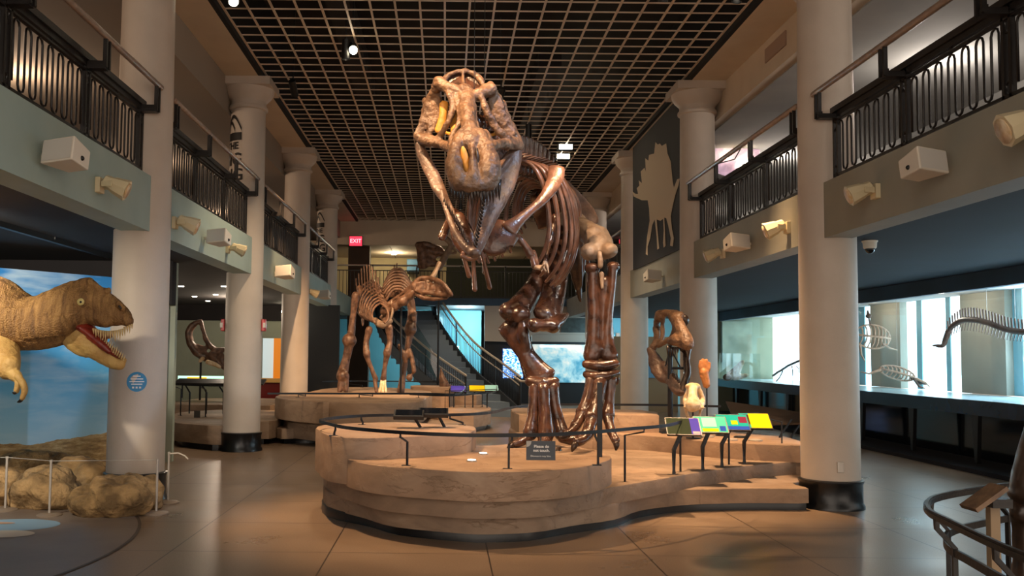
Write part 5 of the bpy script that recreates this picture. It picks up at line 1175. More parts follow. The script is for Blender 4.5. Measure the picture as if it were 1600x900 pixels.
hb('hind_foot', [(634, 560, 19.4, .05), (640, 545, 19.4, .04), (647, 580, 19.3, .06)], [(624, 540, 19.4, .05), (634, 565, 19.4, .05)], balls=[(640, 590, 19.3, .08)])
hb('breast_bone', [(586, 500, 19.0, .06), (598, 508, 18.9, .08), (610, 502, 18.9, .06)], [(575, 480, 19.1, .03), (582, 500, 19.0, .04), (590, 508, 18.9, .04)], [(612, 470, 19.1, .03), (613, 490, 19.0, .035), (606, 505, 18.9, .04)], m_='fossil_pale')
hb('hip', [(562, 450, 20.3, .07), (566, 475, 20.1, .05), (567, 508, 20.0, .03)])
hb('hip', [(641, 442, 20.2, .07), (641, 470, 20.0, .08)])
for i in range(9):                                       # rib pairs, arches nested one behind another
    u = i/8; cx = 594-14*u; top = 474-36*u; Y = 18.9+1.5*u; hw = 13+11*u; bot = 503-6*u
    for s_ in (-1, 1):
        pts = [P(cx, top, Y)] + [P(cx+s_*hw*math.sin(th), top+4*(1-math.cos(th))*.5+(bot-top)*((1-math.cos(th))/2)**.8, Y-.15*th) for th in (.5, .9, 1.3, 1.7, 2.1, 2.5)]
        MB().tube(pts, [(.024, .024)]*7, 7).build('rib', M[HM], had)
for i in range(9):                                       # upright spines along the back
    px = 556+4.3*i; yt = (436, 428, 420, 416, 414, 415, 418, 424, 434)[i]; Y = 20.6-.18*i
    MB().tube([P(px+2, 458, Y), P(px+1, (yt+458)/2, Y), P(px, yt, Y)], [(.012, .04), (.014, .04), (.018, .03)], 6).build('vertebra', M[HM], had)
for i in range(11):
    u = i/10; px = 602+42*u; top = 450-34*math.exp(-((u-.38)/.28)**2)- (10 if abs(u-.35) < .06 else 0)
    MB().tube([P(px, 462, 20.2), P(px+1.5, top+6, 20.2)], [(.045, .05), (.018, .04)], 6).build('tail_vertebra', M[HM], had, subsurf=1)
for i in range(8):
    u = i/7; cx = 621; top = 420+32*u; hw = 17+5*math.sin(PI*u)
    for s_ in (-1, 1):
        pts = [P(cx+s_*hw*q, top+16*q**1.5-3*math.sin(q*PI), 20.2-.1*i) for q in (0, .25, .5, .75, 1)]
        MB().tube(pts, [(.03, .03)]*5, 6).build('rib', M[HM], had)
hb('neck', [(600, 486, 19.3, .10), (612, 482, 19.2, .09), (622, 474, 19.1, .10), (634, 466, 19.0, .09), (646, 456, 18.9, .08)], [(600, 478, 19.3, .04), (624, 462, 19.2, .04), (644, 446, 18.9, .05)], balls=[(608, 486, 19.2, .12), (618, 478, 19.1, .11), (630, 470, 19.0, .12), (640, 462, 19.0, .1)])
hb('skull', [(650, 440, 18.9, (.05, .03)), (664, 446, 18.85, (.07, .03)), (672, 452, 18.8, (.06, .03))], [(672, 444, 18.78, (.06, .03)), (688, 452, 18.7, (.05, .03)), (698, 458, 18.6, (.03, .03))], [(646, 446, 18.9, .07), (656, 436, 18.85, .06), (668, 434, 18.8, .05), (680, 437, 18.7, .05), (692, 444, 18.6, .06), (702, 456, 18.5, .05), (706, 461, 18.5, .04)],
   [(646, 450, 18.9, .06), (654, 455, 18.85, .06), (668, 457, 18.75, .05), (684, 460, 18.65, .05), (700, 462, 18.55, .045)], [(664, 436, 18.8, .03), (668, 448, 18.78, .04), (666, 457, 18.77, .04)], [(682, 440, 18.7, .04), (686, 450, 18.66, .05), (684, 459, 18.66, .05)],
   [(690, 446, 18.62, .05), (697, 456, 18.58, .05)], balls=[(650, 448, 18.88, (.12, .08, .12)), (676, 450, 18.72, (.06, .06, .09))], rm=.022)
MB().plate([P(*q, 18.8) for q in ((650, 441), (664, 438), (670, 447), (684, 447), (697, 458), (690, 462), (660, 461), (648, 456))], .07).build('cheek_plate', M[HM], had, remesh=.02, disp=.05, dscale=.12)
hb('lower_jaw', [(650, 458, 18.9, .06), (662, 465, 18.82, .055), (680, 467, 18.7, .045), (698, 465, 18.6, .04)], rm=.022)
hb('crest', [(668, 440, 18.8, .05), (676, 432, 18.85, .06), (682, 421, 18.9, .05), (686, 412, 18.95, .06)], m_='fossil_pale', rm=.022)
MB().tube([P(627, 460, 19.2), P(626, 612, 19.2)], .022, 8).build('mount_rod', M['post'], had)
# fossil shown beyond it against the bridge: broad plate with a pale strut
fp = thing('mounted_fossil', tuple(P(682, 400, 26)), 'dark brown flared fossil bone mounted before the bridge, left of the open jaws', 'fossil')
def fb(name, *st, balls=(), m_=HM): return bone(name, fp, st, balls, m_, .035, .04, .2, 3)
fb('flared_plate', [(653, 383, 26, .10), (664, 381, 26, .08), (676, 384, 26, .08), (688, 389, 26, .08)], [(658, 388, 26, .14), (662, 402, 26, .13), (662, 416, 26, .10)], [(664, 412, 26, .08), (676, 414, 26, .07), (688, 412, 26, .08)], [(668, 398, 26, .05), (676, 402, 26, .06), (684, 398, 26, .06)], [(660, 388, 26, (.2, .06)), (661, 418, 26, (.16, .06))], [(662, 390, 26.02, .12), (680, 394, 26.02, .12), (694, 396, 26, .10)], [(664, 405, 26.02, .12), (680, 410, 26.02, .08)])
fb('pale_strut', [(698, 374, 25.8, .09), (705, 382, 25.8, .08), (699, 394, 25.8, .09), (692, 408, 25.8, .10), (686, 418, 25.8, .10)], [(699, 396, 25.8, .04), (712, 396, 25.8, .04), (710, 390, 25.8, .03)], m_='fossil_pale')
MB().tube([P(686, 415, 25.9), (P(686, 415, 25.9).x, 25.9, .0)], .03, 8).build('mount_rod', M['post'], fp)

# ------------------------------------------------------------------ skull on the right of the platform
sk = thing('mounted_skull', tuple(P(1050, 655, 12.6)), 'dark brown fossil skull with gaping jaws on a black stand, right of the large skeleton', 'fossil skull')
def k4(x, y): return (1000+x/4.74, 470+y/4.74)
def kb(name, *st, balls=(), m_='fossil_skull', rm=.016):
    b = MB()
    for s__ in st: S(b, [(*k4(q[0], q[1]), q[2], q[3]) for q in s__], 10)
    for (x, y, Y, r) in balls: b.ball(P(*k4(x, y), Y), r)
    return b.build(name, M[m_], sk, remesh=rm, disp=.02, dscale=.1, smooth_it=3)
kb('skull', [(130, 120, 12.9, .05), (165, 90, 12.8, .05), (215, 88, 12.7, .05), (265, 100, 12.6, .06), (310, 120, 12.5, .05)], [(130, 120, 12.9, .05), (120, 180, 12.95, .045), (125, 240, 12.9, .045), (120, 310, 12.9, .05), (95, 345, 12.9, .06)],
   [(180, 110, 12.8, .03), (165, 180, 12.85, .03), (170, 250, 12.8, .035), (150, 310, 12.8, .04)], [(215, 95, 12.7, .04), (250, 150, 12.6, .05), (262, 205, 12.5, .05), (240, 265, 12.55, .04), (195, 300, 12.65, .035), (140, 330, 12.8, .04)],
   [(255, 110, 12.6, .08), (280, 160, 12.45, .08), (305, 220, 12.35, .09), (335, 280, 12.25, .10), (350, 320, 12.2, .09)], [(230, 300, 12.45, .06), (270, 290, 12.35, .09), (310, 300, 12.28, .10), (350, 330, 12.2, .07)], [(262, 200, 12.5, .05), (290, 250, 12.38, .07), (280, 290, 12.35, .07)],
   [(120, 200, 12.95, (.07, .02)), (135, 270, 12.9, (.05, .02))], balls=[(150, 110, 12.85, .08), (300, 110, 12.5, .06)])
kb('brow_boss', [(305, 120, 12.55, .05), (330, 130, 12.5, .06), (335, 160, 12.5, .05), (318, 170, 12.5, .04)], m_='tooth_dark')
kb('lower_jaw', [(75, 365, 12.9, .055), (95, 400, 12.88, .07), (115, 450, 12.84, (.11, .05)), (145, 510, 12.78, (.13, .05)), (175, 560, 12.7, (.10, .05)), (215, 590, 12.6, .06), (250, 640, 12.45, .06), (285, 675, 12.35, .055), (315, 672, 12.3, .05)],
   [(180, 470, 12.75, .05), (215, 530, 12.62, .05), (255, 580, 12.48, .045), (300, 645, 12.35, .045)], m_='fossil_jaw')
kb('lower_jaw_far_side', [(355, 345, 12.5, .06), (345, 400, 12.45, (.05, .04)), (345, 460, 12.42, .05), (350, 540, 12.38, .05), (330, 610, 12.34, .05), (318, 665, 12.3, .05)], [(320, 345, 12.5, .06), (340, 375, 12.48, .05)], m_='tooth_dark')
for i in range(9):
    u = i/8; a = P(*k4(205+150*u, 335+8*math.sin(PI*u)), 12.42-.2*u); MB().cone(a, a+V((0, 0, -.1-.05*math.sin(5*u+1))), .02, 6).build('upper_tooth', M['tooth_dark'], sk)
for i in range(6):
    u = i/5; a = P(*k4(245+55*u, 560+80*u), 12.48-.14*u); MB().cone(a, a+V((0, 0, .11)), .018, 6).build('lower_tooth', M['tooth_dark'], sk)
a = P(*k4(222, 340), 12.55); MB().tube([a, (a.x, a.y, .58)], .035, 8).build('stand_pole', M['post'], sk)
b_ = P(*k4(330, 500), 12.5); MB().tube([(a.x, a.y, b_.z), b_], .018, 6).build('stand_arm', M['post'], sk)
MB().tube([(a.x, a.y, b_.z+.28), b_+V((-.05, 0, .0))], .01, 6).build('stand_arm', M['post'], sk); MB().tube([(a.x, a.y, b_.z+.28), P(*k4(190, 480), 12.6)], .01, 6).build('stand_arm', M['post'], sk)
MB().box((a.x, a.y, .585), (.3, .3, .012)).build('stand_foot', M['post'], sk, smooth=False)
# pale skull cast
pc = thing('skull_cast', tuple(P(1084, 660, 11.7)), 'small pale skull cast on a short rod in front of the dark skull', 'skull cast')
def pb_(name, *st, balls=(), m_='fossil_white'):
    b = MB()
    for s__ in st: S(b, [(*k4(q[0], q[1]), q[2], q[3]) for q in s__], 10)
    for (x, y, Y, r) in balls: b.ball(P(*k4(x, y), Y), r)
    return b.build(name, M[m_], pc, remesh=.011, disp=.008, dscale=.06, smooth_it=2)
pb_('skull', [(392, 640, 11.75, (.06, .05)), (390, 680, 11.65, (.055, .05)), (390, 725, 11.6, (.07, .06)), (392, 770, 11.55, (.10, .06)), (395, 795, 11.55, (.09, .05))], [(370, 640, 11.8, .035), (348, 690, 11.8, .03), (335, 740, 11.8, .035), (355, 780, 11.65, .05)],
    [(425, 640, 11.8, .035), (448, 680, 11.8, .03), (462, 740, 11.8, .04), (440, 780, 11.65, .055)], [(350, 745, 11.7, .03), (370, 760, 11.62, .04)], [(420, 720, 11.7, .025), (430, 760, 11.62, .04)], balls=[(392, 635, 11.8, (.10, .07, .05)), (400, 790, 11.6, (.14, .05, .03))])
pb_('lower_jaw', [(335, 790, 11.8, .03), (345, 830, 11.75, .02), (360, 870, 11.7, .02)], [(455, 790, 11.8, .03), (445, 830, 11.75, .02), (435, 870, 11.7, .02)])
a = P(*k4(392, 800), 11.75); MB().tube([a, (a.x, a.y, .5)], .012, 8).build('rod', M['post'], pc); MB().lathe([(.09, 0), (.09, .012)], (a.x, a.y, .575), 20).build('rod_foot', M['post'], pc)
hc = thing('hand_cast', tuple(P(1104, 660, 12.0)), 'orange-brown cast of a clawed hand on a thin rod', 'fossil cast')
b = MB()
for st in ([(492, 620, 12, .05), (482, 570, 12, .055), (470, 530, 12, .06)], [(462, 530, 12, .03), (448, 490, 12, .03), (450, 450, 12, .02)], [(475, 520, 12, .03), (468, 475, 12, .03), (465, 435, 12, .018)], [(488, 520, 12, .03), (490, 475, 12, .03), (492, 438, 12, .018)], [(498, 530, 12, .028), (510, 495, 12, .026), (516, 462, 12, .016)], [(475, 590, 12, .03), (458, 565, 11.98, .025)]):
    S(b, [(*k4(q[0], q[1]), q[2], q[3]) for q in st], 10)
b.build('hand_bones', M['cast_orange'], hc, remesh=.01, disp=.008, dscale=.05, smooth_it=2)
a = P(*k4(495, 625), 12.0); MB().tube([a, (a.x, a.y, .5)], .011, 8).build('rod', M['post'], hc); MB().lathe([(.09, 0), (.09, .012)], (a.x, a.y, .575), 20).build('rod_foot', M['post'], hc)
for k, (px, py) in enumerate(((1105, 683), (1128, 681), (1142, 688), (1157, 684), (1180, 689))):
    p = PZ(px, py, .58); tag(MB().lathe([(.085, 0), (.085, .012), (.07, .02)], (p.x, p.y, .582), 20).build('mount_disc', M['steel' if k % 2 == 0 else 'post'], None, smooth=False), 'thin round metal disc lying on the platform shelf, %s from the left' % ['first', 'second', 'third', 'fourth', 'fifth'][k], 'disc', 'round discs on the platform shelf')
# dark angled panel behind the boards, by the column
t = thing('dark_information_slab', (3.9, 12.6, 0), 'long dark slanted slab on black bent legs behind the yellow reading board', 'reading board')
q_ = [P(1134, 628, 13.2), P(1256, 646, 12.2), P(1256, 662, 11.9), P(1150, 664, 12.6)]
MB().plate(q_, .03).build('panel', mat('slab_brown', '3a332e', .45), t, smooth=False)
for px in (1222, 1240): a = P(px, 655, 12.0); MB().sq([(a.x+.12, a.y, a.z), (a.x-.05, a.y-.05, a.z-.22), (a.x-.05, a.y-.05, .5)], .02).build('leg', M['post'], t, smooth=False)

# ------------------------------------------------------------------ horned skull in the left aisle
hs = thing('horned_skull', tuple(P(320, 590, 21.5)), 'brown horned fossil skull with an arched frill on a post in the left aisle', 'fossil skull')
def k6(x, y): return (250+x/3.215, 440+y/3.215)
b = MB()
for st in ([(205, 195, 21.5, .04), (160, 225, 21.5, .09), (145, 265, 21.5, .09), (160, 320, 21.5, .10), (200, 365, 21.5, .11), (250, 385, 21.5, .12)], [(205, 200, 21.5, .05), (218, 250, 21.5, .05), (235, 300, 21.5, .06), (265, 335, 21.5, .07), (300, 350, 21.5, .08)], [(280, 345, 21.4, .07), (320, 340, 21.4, .05), (355, 345, 21.4, .03)],
           [(180, 340, 21.5, (.14, .05)), (225, 350, 21.5, (.12, .05))], [(260, 370, 21.4, .10), (290, 400, 21.3, .08), (320, 430, 21.3, .06), (335, 445, 21.3, .04)], [(300, 370, 21.4, .09), (330, 400, 21.3, .07)]):
    S(b, [(*k6(q[0], q[1]), q[2], q[3]) for q in st], 10)
b.build('skull', M['fossil_hadro'], hs, remesh=.025, disp=.03, dscale=.15, smooth_it=3)
b = MB()
for st in ([(215, 385, 21.3, .05), (200, 400, 21.3, .04)], [(240, 405, 21.2, .06), (275, 415, 21.2, .06), (300, 430, 21.2, .04)]): S(b, [(*k6(q[0], q[1]), q[2], q[3]) for q in st], 10)
b.build('beak', M['fossil_white'], hs, remesh=.02, disp=.01)
a = P(*k6(205, 400), 21.5); MB().tube([P(*k6(225, 380), 21.5), a, (a.x, a.y, .5)], .025, 8).build('post', M['post'], hs)

# ------------------------------------------------------------------ marine fossils hung in the case
def k3(x, y): return (1320+x/4.5, 420+y/4.5)
mo = thing('marine_reptile_skeleton', tuple(PX(1560, 520, 8.7)), 'long brown swimming reptile skeleton hung in the case, a comb of spines along its back', 'marine skeleton')
def X3(x, y, X=8.75): return PX(*k3(x, y), X)
sp = cat_rom([X3(*q) for q in ((700, 540), (715, 480), (740, 420), (790, 380), (850, 358), (930, 362), (1020, 385), (1100, 415), (1180, 435), (1270, 445), (1360, 450), (1480, 452))], 6, False)
MB().tube(sp, [.02+.03*min(1, i/18) for i in range(len(sp))], 10, (1, 0, 0)).build('backbone', M['marine'], mo)
acc = 0; 
for i in range(10, len(sp)-1):
    seg_l = (sp[i+1]-sp[i]).length; k0 = acc
    while k0 < seg_l:
        p = sp[i].lerp(sp[i+1], k0/seg_l); u = i/len(sp); h1 = .10+.05*math.sin(u*3)
        MB().tube([p+V((0, 0, .03)), p+V((0, .015, .05+h1))], [(.010, .014), (.007, .016)], 5, (1, 0, 0)).build('back_spine', M['marine'], mo)
        MB().tube([p-V((0, 0, .02)), p+V((.0, .06, -.14-.04*math.sin(u*4)))], [.009, .006], 5, (1, 0, 0)).build('belly_spine', M['marine'], mo)
        k0 += .085
    acc = k0-seg_l
b = MB(); q1 = [X3(*q) for q in ((730, 440), (705, 500), (690, 540), (640, 540), (615, 538))]; b.tube(cat_rom(q1, 3, False), [(.06, .05), (.055, .05), (.055, .05), (.05, .045), (.05, .045), (.045, .04), (.045, .03), (.04, .03), (.035, .03), (.03, .02), (.025, .02), (.02, .015), (.012, .01)][:13], 8, (1, 0, 0)); b.build('tail_fin_bones', M['marine'], mo, remesh=.015, disp=.015, dscale=.05)
MB().tube([X3(1000, 380), V((8.75, X3(1000, 380).y, 2.79))], .004, 4, (1, 0, 0)).build('wire', M['steel'], mo)
MB().tube([X3(1200, 430), V((8.75, X3(1200, 430).y, 2.79))], .004, 4, (1, 0, 0)).build('wire', M['steel'], mo)
def turtle(label, px, py, Y, rx, ry, ang, head, m_='marine_pale'):
    cen = P(px, py, Y); t = thing('turtle_skeleton', tuple(cen), label, 'marine skeleton'); R = Matrix.Rotation(-ang, 3, 'Y')
    def L(u, v_, w_=0): return cen + R @ V((u, w_, v_))
    n_ = 26; MB().tube([L(rx*math.cos(2*PI*j/n_), ry*math.sin(2*PI*j/n_)) for j in range(n_)], .018, 6, (0, 1, 0), closed=True).build('shell_rim', M[m_], t)
    MB().tube([L(-rx, 0, 0), L(-rx*.5, 0, -.09), L(0, 0, -.12), L(rx*.5, 0, -.09), L(rx, 0, 0)], .022, 8).build('shell_ridge', M[m_], t)
    for i in range(9):
        u = -rx*.82+rx*1.64*i/8; h_ = ry*math.sqrt(max(0, 1-(u/rx)**2)); w_ = -.12*(1-(u/rx)**2)
        for s_ in (-1, 1): MB().tube([L(u, 0, w_), L(u*1.06, s_*h_*.55, w_*.8), L(u*1.1, s_*h_*.96, 0)], [(.016, .008)]*3, 6).build('shell_rib', M[m_], t)
    h0 = P(*head, Y); st_ = cen+(h0-cen)*(1-.0)
    MB().tube([cen+(h0-cen)*.55, h0], .018, 6).build('neck', M['marine'], t)
    b = MB(); b.ball(h0, (.06, .06, .05)); b.tube([h0, h0+(h0-cen).normalized()*.11], [.04, .018], 8); b.build('skull', M['marine'], t, remesh=.012, disp=.01)
    return t
def flip(t, m_, Y, *q): MB().tube([P(*z, Y) for z in q], [.026, .02, .008], 7).build('flipper', M[m_], t)
t1 = turtle('round pale turtle skeleton hung upright in the case, just right of the near column', 1363, 526, 18.6, .36, .24, -.1, (1357, 494))
flip(t1, 'marine_pale', 18.5, (1380, 538), (1390, 544), (1402, 547)); flip(t1, 'marine_pale', 18.5, (1344, 540), (1346, 555), (1352, 565)); flip(t1, 'marine', 18.5, (1338, 545), (1336, 560), (1337, 572))
t2 = turtle('flattened turtle skeleton hung low in the case, swimming to the right', 1402, 583, 17.6, .34, .12, -.25, (1438, 597))
flip(t2, 'marine_pale', 17.5, (1432, 592), (1446, 598), (1453, 605)); flip(t2, 'marine', 17.5, (1428, 592), (1436, 604), (1446, 607)); flip(t2, 'marine_pale', 17.5, (1375, 578), (1358, 584), (1345, 581))
for tt, (px, py, Y) in ((t1, (1357, 490, 18.6)), (t2, (1402, 575, 17.6))): p = P(px, py, Y); MB().tube([p, (p.x, p.y, 2.79)], .004, 4, (1, 0, 0)).build('wire', M['steel'], tt)
t = thing('bird_skeleton', tuple(P(1235, 575, 22)), 'small dark skeleton with long thin jaws in the case left of the near column', 'marine skeleton')
def ks(x, y): return (1120+x/5, 460+y/5)
for nm, pl_, r_ in (('skull', [(440, 635), (480, 605), (510, 590)], .03), ('lower_jaw', [(455, 690), (490, 650), (515, 600)], .016), ('neck', [(500, 595), (560, 555), (640, 520), (700, 495)], .03), ('rib', [(585, 560), (595, 600), (590, 640)], .01), ('rib', [(620, 560), (640, 580), (640, 610)], .01)):
    MB().tube([PX(*ks(*q), 8.7) for q in pl_], r_, 7, (1, 0, 0)).build(nm, M['marine'], t)
p = PX(*ks(590, 545), 8.7); MB().tube([p, (p.x, p.y, 1.0)], .006, 5, (1, 0, 0)).build('rod', M['steel'], t)
# acrylic box with a small pale skull
c = P(1144, 579, 24.5); c.z = 1.0
t = thing('acrylic_display_box', (c.x+.2, c.y, 1.0), 'clear acrylic box holding a pale fossil on the counter near the far column', 'display box')
MB().bb(c.x-.25, c.x+.65, c.y-.3, c.y+.3, 1.0, 1.72).build('clear_cover', clear('box_acrylic', (.9, .96, .95), .12), t, smooth=False)
t = thing('pale_fossil_skull', (c.x, c.y, 1.0), 'pale and brown fossil skull inside the clear box on the counter', 'fossil')
b = MB(); b.tube([(c.x-.1, c.y, 1.1), (c.x+.1, c.y, 1.25), (c.x+.28, c.y, 1.5)], [.10, .12, .06], 10); b.tube([(c.x+.1, c.y, 1.1), (c.x+.4, c.y, 1.15)], [.1, .04], 8); b.build('skull', M['fossil_white'], t, remesh=.02, disp=.05, dscale=.1)
MB().ball((c.x-.15, c.y-.05, 1.09), (.12, .08, .09)).build('snout', M['marine'], t, disp=.03)
# ------------------------------------------------------------------ life-size model at the left
def kd(x, y): return (x/3.46, 380+y/3.46)
mod = thing('dinosaur_model', tuple(P(20, 520, 8.6)), 'life-size scaly tan dinosaur model leaning in from the left with its mouth open', 'dinosaur model')
def D(name, st, balls=(), m_='skin', rm=.011, disp=.012, ds=.05, it=3, n=18):
    b = MB()
    for s__ in st: S(b, [(*kd(q[0], q[1]), q[2], q[3]) for q in s__], n)
    for (x, y, Y, r) in balls: b.ball(P(*kd(x, y), Y), r, nu=20, nv=12)
    return b.build(name, M[m_], mod, remesh=rm, disp=disp, dscale=ds, smooth_it=it)
# throat folds as shallow ridges standing off the neck
folds = []
NECK = [(-60, 385, 8.65, .385), (60, 415, 8.6, .30), (150, 432, 8.58, .255), (240, 425, 8.56, .255), (320, 395, 8.55, .265), (385, 350, 8.54, .24)]
def on_neck(x, y, lift):
    for a, b in zip(NECK, NECK[1:]):
        if a[0] <= x <= b[0]:
            u = (x-a[0])/(b[0]-a[0]); yc, Yc, r = (a[k]+(b[k]-a[k])*u for k in (1, 2, 3)); d = (y-yc)/3.46*8.55/FOC
            return (x, y, Yc-math.sqrt(max(r*r-d*d, .0004))+lift)
for i in range(13):
    x = 100+i*20; st_ = []
    for k in range(5):
        q = on_neck(x+k*9, 425-i*2+k*22, -.006)
        if q: st_.append((*q, .016+.008*math.sin(PI*(k+.5)/5)))
    folds.append(st_)
for i in range(8):
    x = -40+i*22; folds.append([(*on_neck(x+k*3, 350+k*45, .006), .012) for k in range(5)])
body = D('body', [
    [(-420, 420, 9.0, .52), (-220, 400, 8.8, .46), (-60, 385, 8.65, .385), (60, 415, 8.6, .30), (150, 432, 8.58, .255), (240, 425, 8.56, .255), (320, 395, 8.55, .265), (385, 350, 8.54, .24)],
    [(380, 330, 8.54, .21), (430, 295, 8.54, .17), (480, 305, 8.54, .16), (540, 350, 8.54, (.15, .15))],
    [(480, 300, 8.54, .15), (560, 345, 8.54, (.145, .14)), (620, 378, 8.54, (.125, .12)), (670, 405, 8.54, (.085, .095)), (690, 420, 8.54, (.055, .075))],
    [(430, 215, 8.45, .035), (480, 208, 8.45, .04), (520, 235, 8.45, .035), (560, 262, 8.47, .03), (590, 258, 8.48, .022)],
    [(380, 350, 8.54, .18), (450, 365, 8.52, .13), (520, 395, 8.5, (.09, .11)), (575, 418, 8.5, (.07, .10))],
    [(640, 325, 8.42, .03), (660, 350, 8.42, .03)]] + folds,
    [(440, 300, 8.40, (.09, .05, .08)), (434, 318, 8.375, (.055, .03, .055))])
jaw = D('lower_jaw', [
    [(370, 440, 8.55, .10), (430, 500, 8.54, .115), (500, 560, 8.54, .10), (560, 605, 8.54, .085), (615, 640, 8.54, .07), (645, 655, 8.54, .055)],
    [(380, 470, 8.55, .14), (420, 540, 8.55, .10), (470, 580, 8.55, .07)],
    [(640, 655, 8.54, .055), (668, 635, 8.54, .03)]], (), 'skin_pale')
D('mouth_lining', [[(400, 435, 8.55, (.05, .12)), (470, 470, 8.52, (.05, .12)), (540, 530, 8.5, (.04, .09)), (600, 580, 8.5, (.035, .07)), (645, 610, 8.5, .03)], [(480, 450, 8.55, (.04, .10)), (520, 490, 8.55, (.04, .08)), (590, 500, 8.6, (.03, .08))]], (), 'gum', .014, .01)
D('tongue', [[(490, 500, 8.46, .045), (540, 540, 8.45, .04), (590, 585, 8.45, .03)]], (), 'gum', .012, .004)
rt2 = random.Random(5)
for i in range(17):
    u = i/16; x = 505+208*u; y = 462+26*math.sin(PI*(u*.9+.05))-18*u-(6 if u > .8 else 0); Y = 8.41+.06*u
    a = P(*kd(x, y), Y); ln = (.055+.035*math.sin(PI*u)+.012*rt2.random())*(1 if i % 2 else .7); MB().cone(a+V((0, 0, .01)), a+V((.004, .0, -ln)), .011, 7).build('upper_tooth', M['tooth'], mod)
for i in range(15):
    u = i/14; x = 515+150*u; y = 520+115*u; Y = 8.45
    a = P(*kd(x, y), Y); ln = (.045+.03*math.sin(PI*u)+.01*rt2.random()); MB().cone(a, a+V((.02, -.0, ln)), .010, 7).build('lower_tooth', M['tooth'], mod)
e = MB().ball(P(*kd(436, 317), 8.34), (.034, .02, .034), nu=20, nv=14).build('eye', M['eye'], mod); MB().ball(P(*kd(436, 318), 8.322), (.011, .006, .011)).build('pupil', M['black'], e)
D('nostril', [[(645, 340, 8.395, .012), (655, 352, 8.395, .010)]], (), 'claw', .006, 0)
D('brow_horn', [[(560, 262, 8.48, .04), (585, 258, 8.47, .03), (590, 243, 8.47, .012)]], (), 'skin', .01, .004)
# arm with two clawed fingers
D('arm', [[(-30, 520, 8.55, .2), (0, 580, 8.42, .17), (30, 640, 8.3, .13), (45, 680, 8.22, .10)], [(45, 680, 8.22, .09), (70, 705, 8.18, .06), (92, 725, 8.15, .05)]], [(60, 655, 8.2, .08)], 'skin_pale', .012, .01)
for st in ([(88, 720, 8.14, .035), (98, 755, 8.12, .03), (88, 800, 8.12, .024)], [(98, 722, 8.12, .035), (125, 760, 8.10, .03), (133, 800, 8.10, .028), (120, 838, 8.1, .022)]):
    D('finger', [st], (), 'skin_pale', .008, .004)
for q in (((88, 800), (78, 816), (64, 804)), ((122, 838), (108, 858), (90, 860))): MB().tube([P(*kd(*z), 8.11) for z in q], [.022, .018, .004], 8, cap=False).build('claw', M['claw'], mod, subsurf=1)
sh = [[(60, 560, 8.3, .012), (90, 575, 8.27, .012), (140, 590, 8.28, .006)], [(80, 560, 8.28, .01), (110, 580, 8.26, .01), (120, 600, 8.28, .006)]]
# wire stays for its hidden mount behind the picture edge
# ------------------------------------------------------------------ foreground railing, sign and bronze bones at lower right
pth = [(2.0, 2.3), (1.97, 2.8), (1.99, 3.2), (2.02, 3.45), (2.09, 3.85), (2.15, 4.13), (2.33, 4.45), (2.6, 4.7), (3.06, 5.0), (3.5, 5.1), (3.8, 5.05)]
t = thing('curved_barrier', (2.2, 4.1, 0), 'dark curved two-bar barrier in the lower right corner', 'railing')
pp = cat_rom([(x, y, .93) for x, y in pth], 6, False)
MB().tube(pp, [(.03*.7, .012)]*len(pp), 4, (0, 0, 1), cap=False, phase=PI/4).build('top_bar', M['iron'], t, smooth=False)
MB().sq(pp, .014, .034).build('top_bar', M['iron'], t, smooth=False)
ins = []
for i, q in enumerate(pp):
    d = (pp[min(i+1, len(pp)-1)]-pp[max(i-1, 0)]).normalized(); ins.append(q+V((d.y, -d.x, 0))*.07-V((0, 0, .15)))
MB().sq(ins, .014, .034).build('lower_bar', M['iron'], t, smooth=False)
for k in (9, 17, 27, 36, 46):
    q, r_ = pp[k], ins[k]; MB().sq([q-V((0, 0, .01)), q-V((0, 0, .05)), r_+V((0, 0, .02)), V((r_.x, r_.y, .0))], .02).build('post', M['iron'], t, smooth=False)
t = thing('slanted_label', (2.48, 4.2, 0), 'brown slanted label plate on a tan post inside the curved barrier', 'sign')
a, b_ = P(1522, 797, 4.2), P(1571, 762, 4.2)
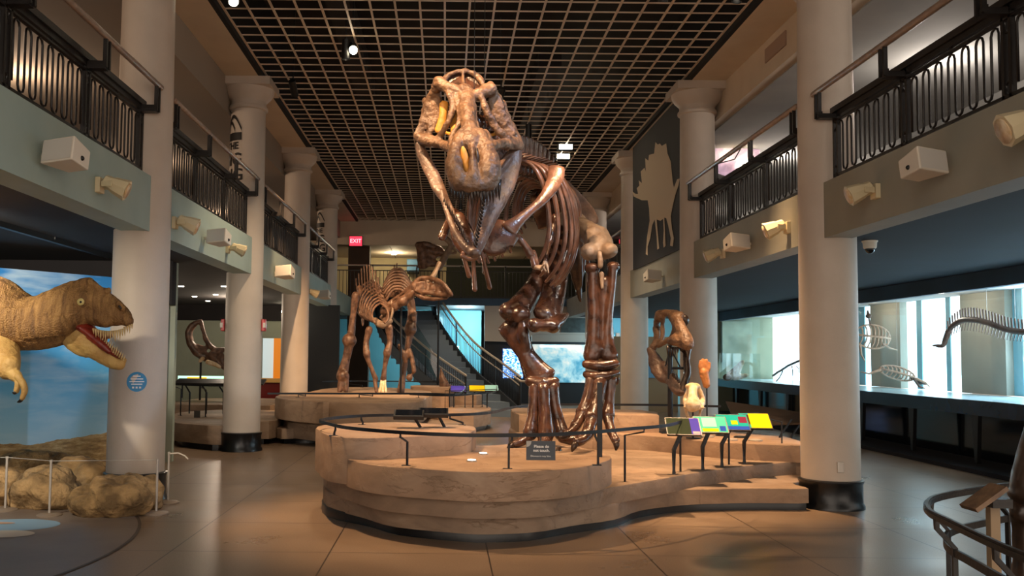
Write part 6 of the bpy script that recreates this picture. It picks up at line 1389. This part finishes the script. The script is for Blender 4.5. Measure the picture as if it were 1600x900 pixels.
n_ = V((-(b_.z-a.z), 0, b_.x-a.x)).normalized()*.01
MB().add([a+n_+V((0, -.02, 0)), b_+n_+V((0, -.02, 0)), b_+n_+V((0, .11, .0)), a+n_+V((0, .11, .0)), a-n_+V((0, -.02, 0)), b_-n_+V((0, -.02, 0)), b_-n_+V((0, .11, .0)), a-n_+V((0, .11, .0))], [(0, 1, 2, 3), (7, 6, 5, 4), (0, 4, 5, 1), (1, 5, 6, 2), (2, 6, 7, 3), (3, 7, 4, 0)]).build('label_plate', mat('label_bronze', '7a6048', .5, c2='5c4636', scale=20), t, smooth=False)
c = P(1551, 790, 4.3); MB().bb(c.x-.022, c.x+.022, 4.28, 4.32, 0, c.z+.01).build('post', mat('post_tan', '8a7458', .4), t, smooth=False)
MB().box((c.x, 4.27, c.z+.02), (.09, .1, .04)).build('bracket', M['iron'], t, smooth=False)
MB().bb(c.x-.12, c.x+.12, 4.18, 4.42, 0, .01).build('foot_plate', M['iron'], t, smooth=False)
t = thing('bronze_leg_bones', (2.85, 4.4, 0), 'dark bronze leg bones cut by the right edge, inside the curved barrier', 'fossil')
for nm, st, bl in (('upper_leg_bone', [(1738, 420, 4.45, .14), (1722, 450, 4.42, .12), (1690, 530, 4.4, .095), (1658, 620, 4.4, .10), (1632, 690, 4.4, .10), (1612, 742, 4.4, .085), (1604, 766, 4.4, .075)], [(1602, 772, 4.4, (.075, .09, .045))]), ('shin_bone', [(1600, 790, 4.45, .07), (1602, 830, 4.45, .055), (1604, 880, 4.45, .06), (1606, 920, 4.45, .08)], [(1598, 800, 4.43, .06)]), ('toe_bone', [(1606, 930, 4.4, .07), (1600, 945, 4.3, .055), (1592, 956, 4.2, .04)], [])):
    bone(nm, t, [st], bl, 'tooth_dark', .012, .02)
MB().tube([P(1690, 530, 4.5), (P(1690, 530, 4.5).x+.05, 4.55, .04)], .02, 8).build('support_rod', M['post'], t)
MB().bb(2.6, 3.6, 4.1, 4.8, 0, .04).build('base_slab', M['navy'], t, smooth=False)
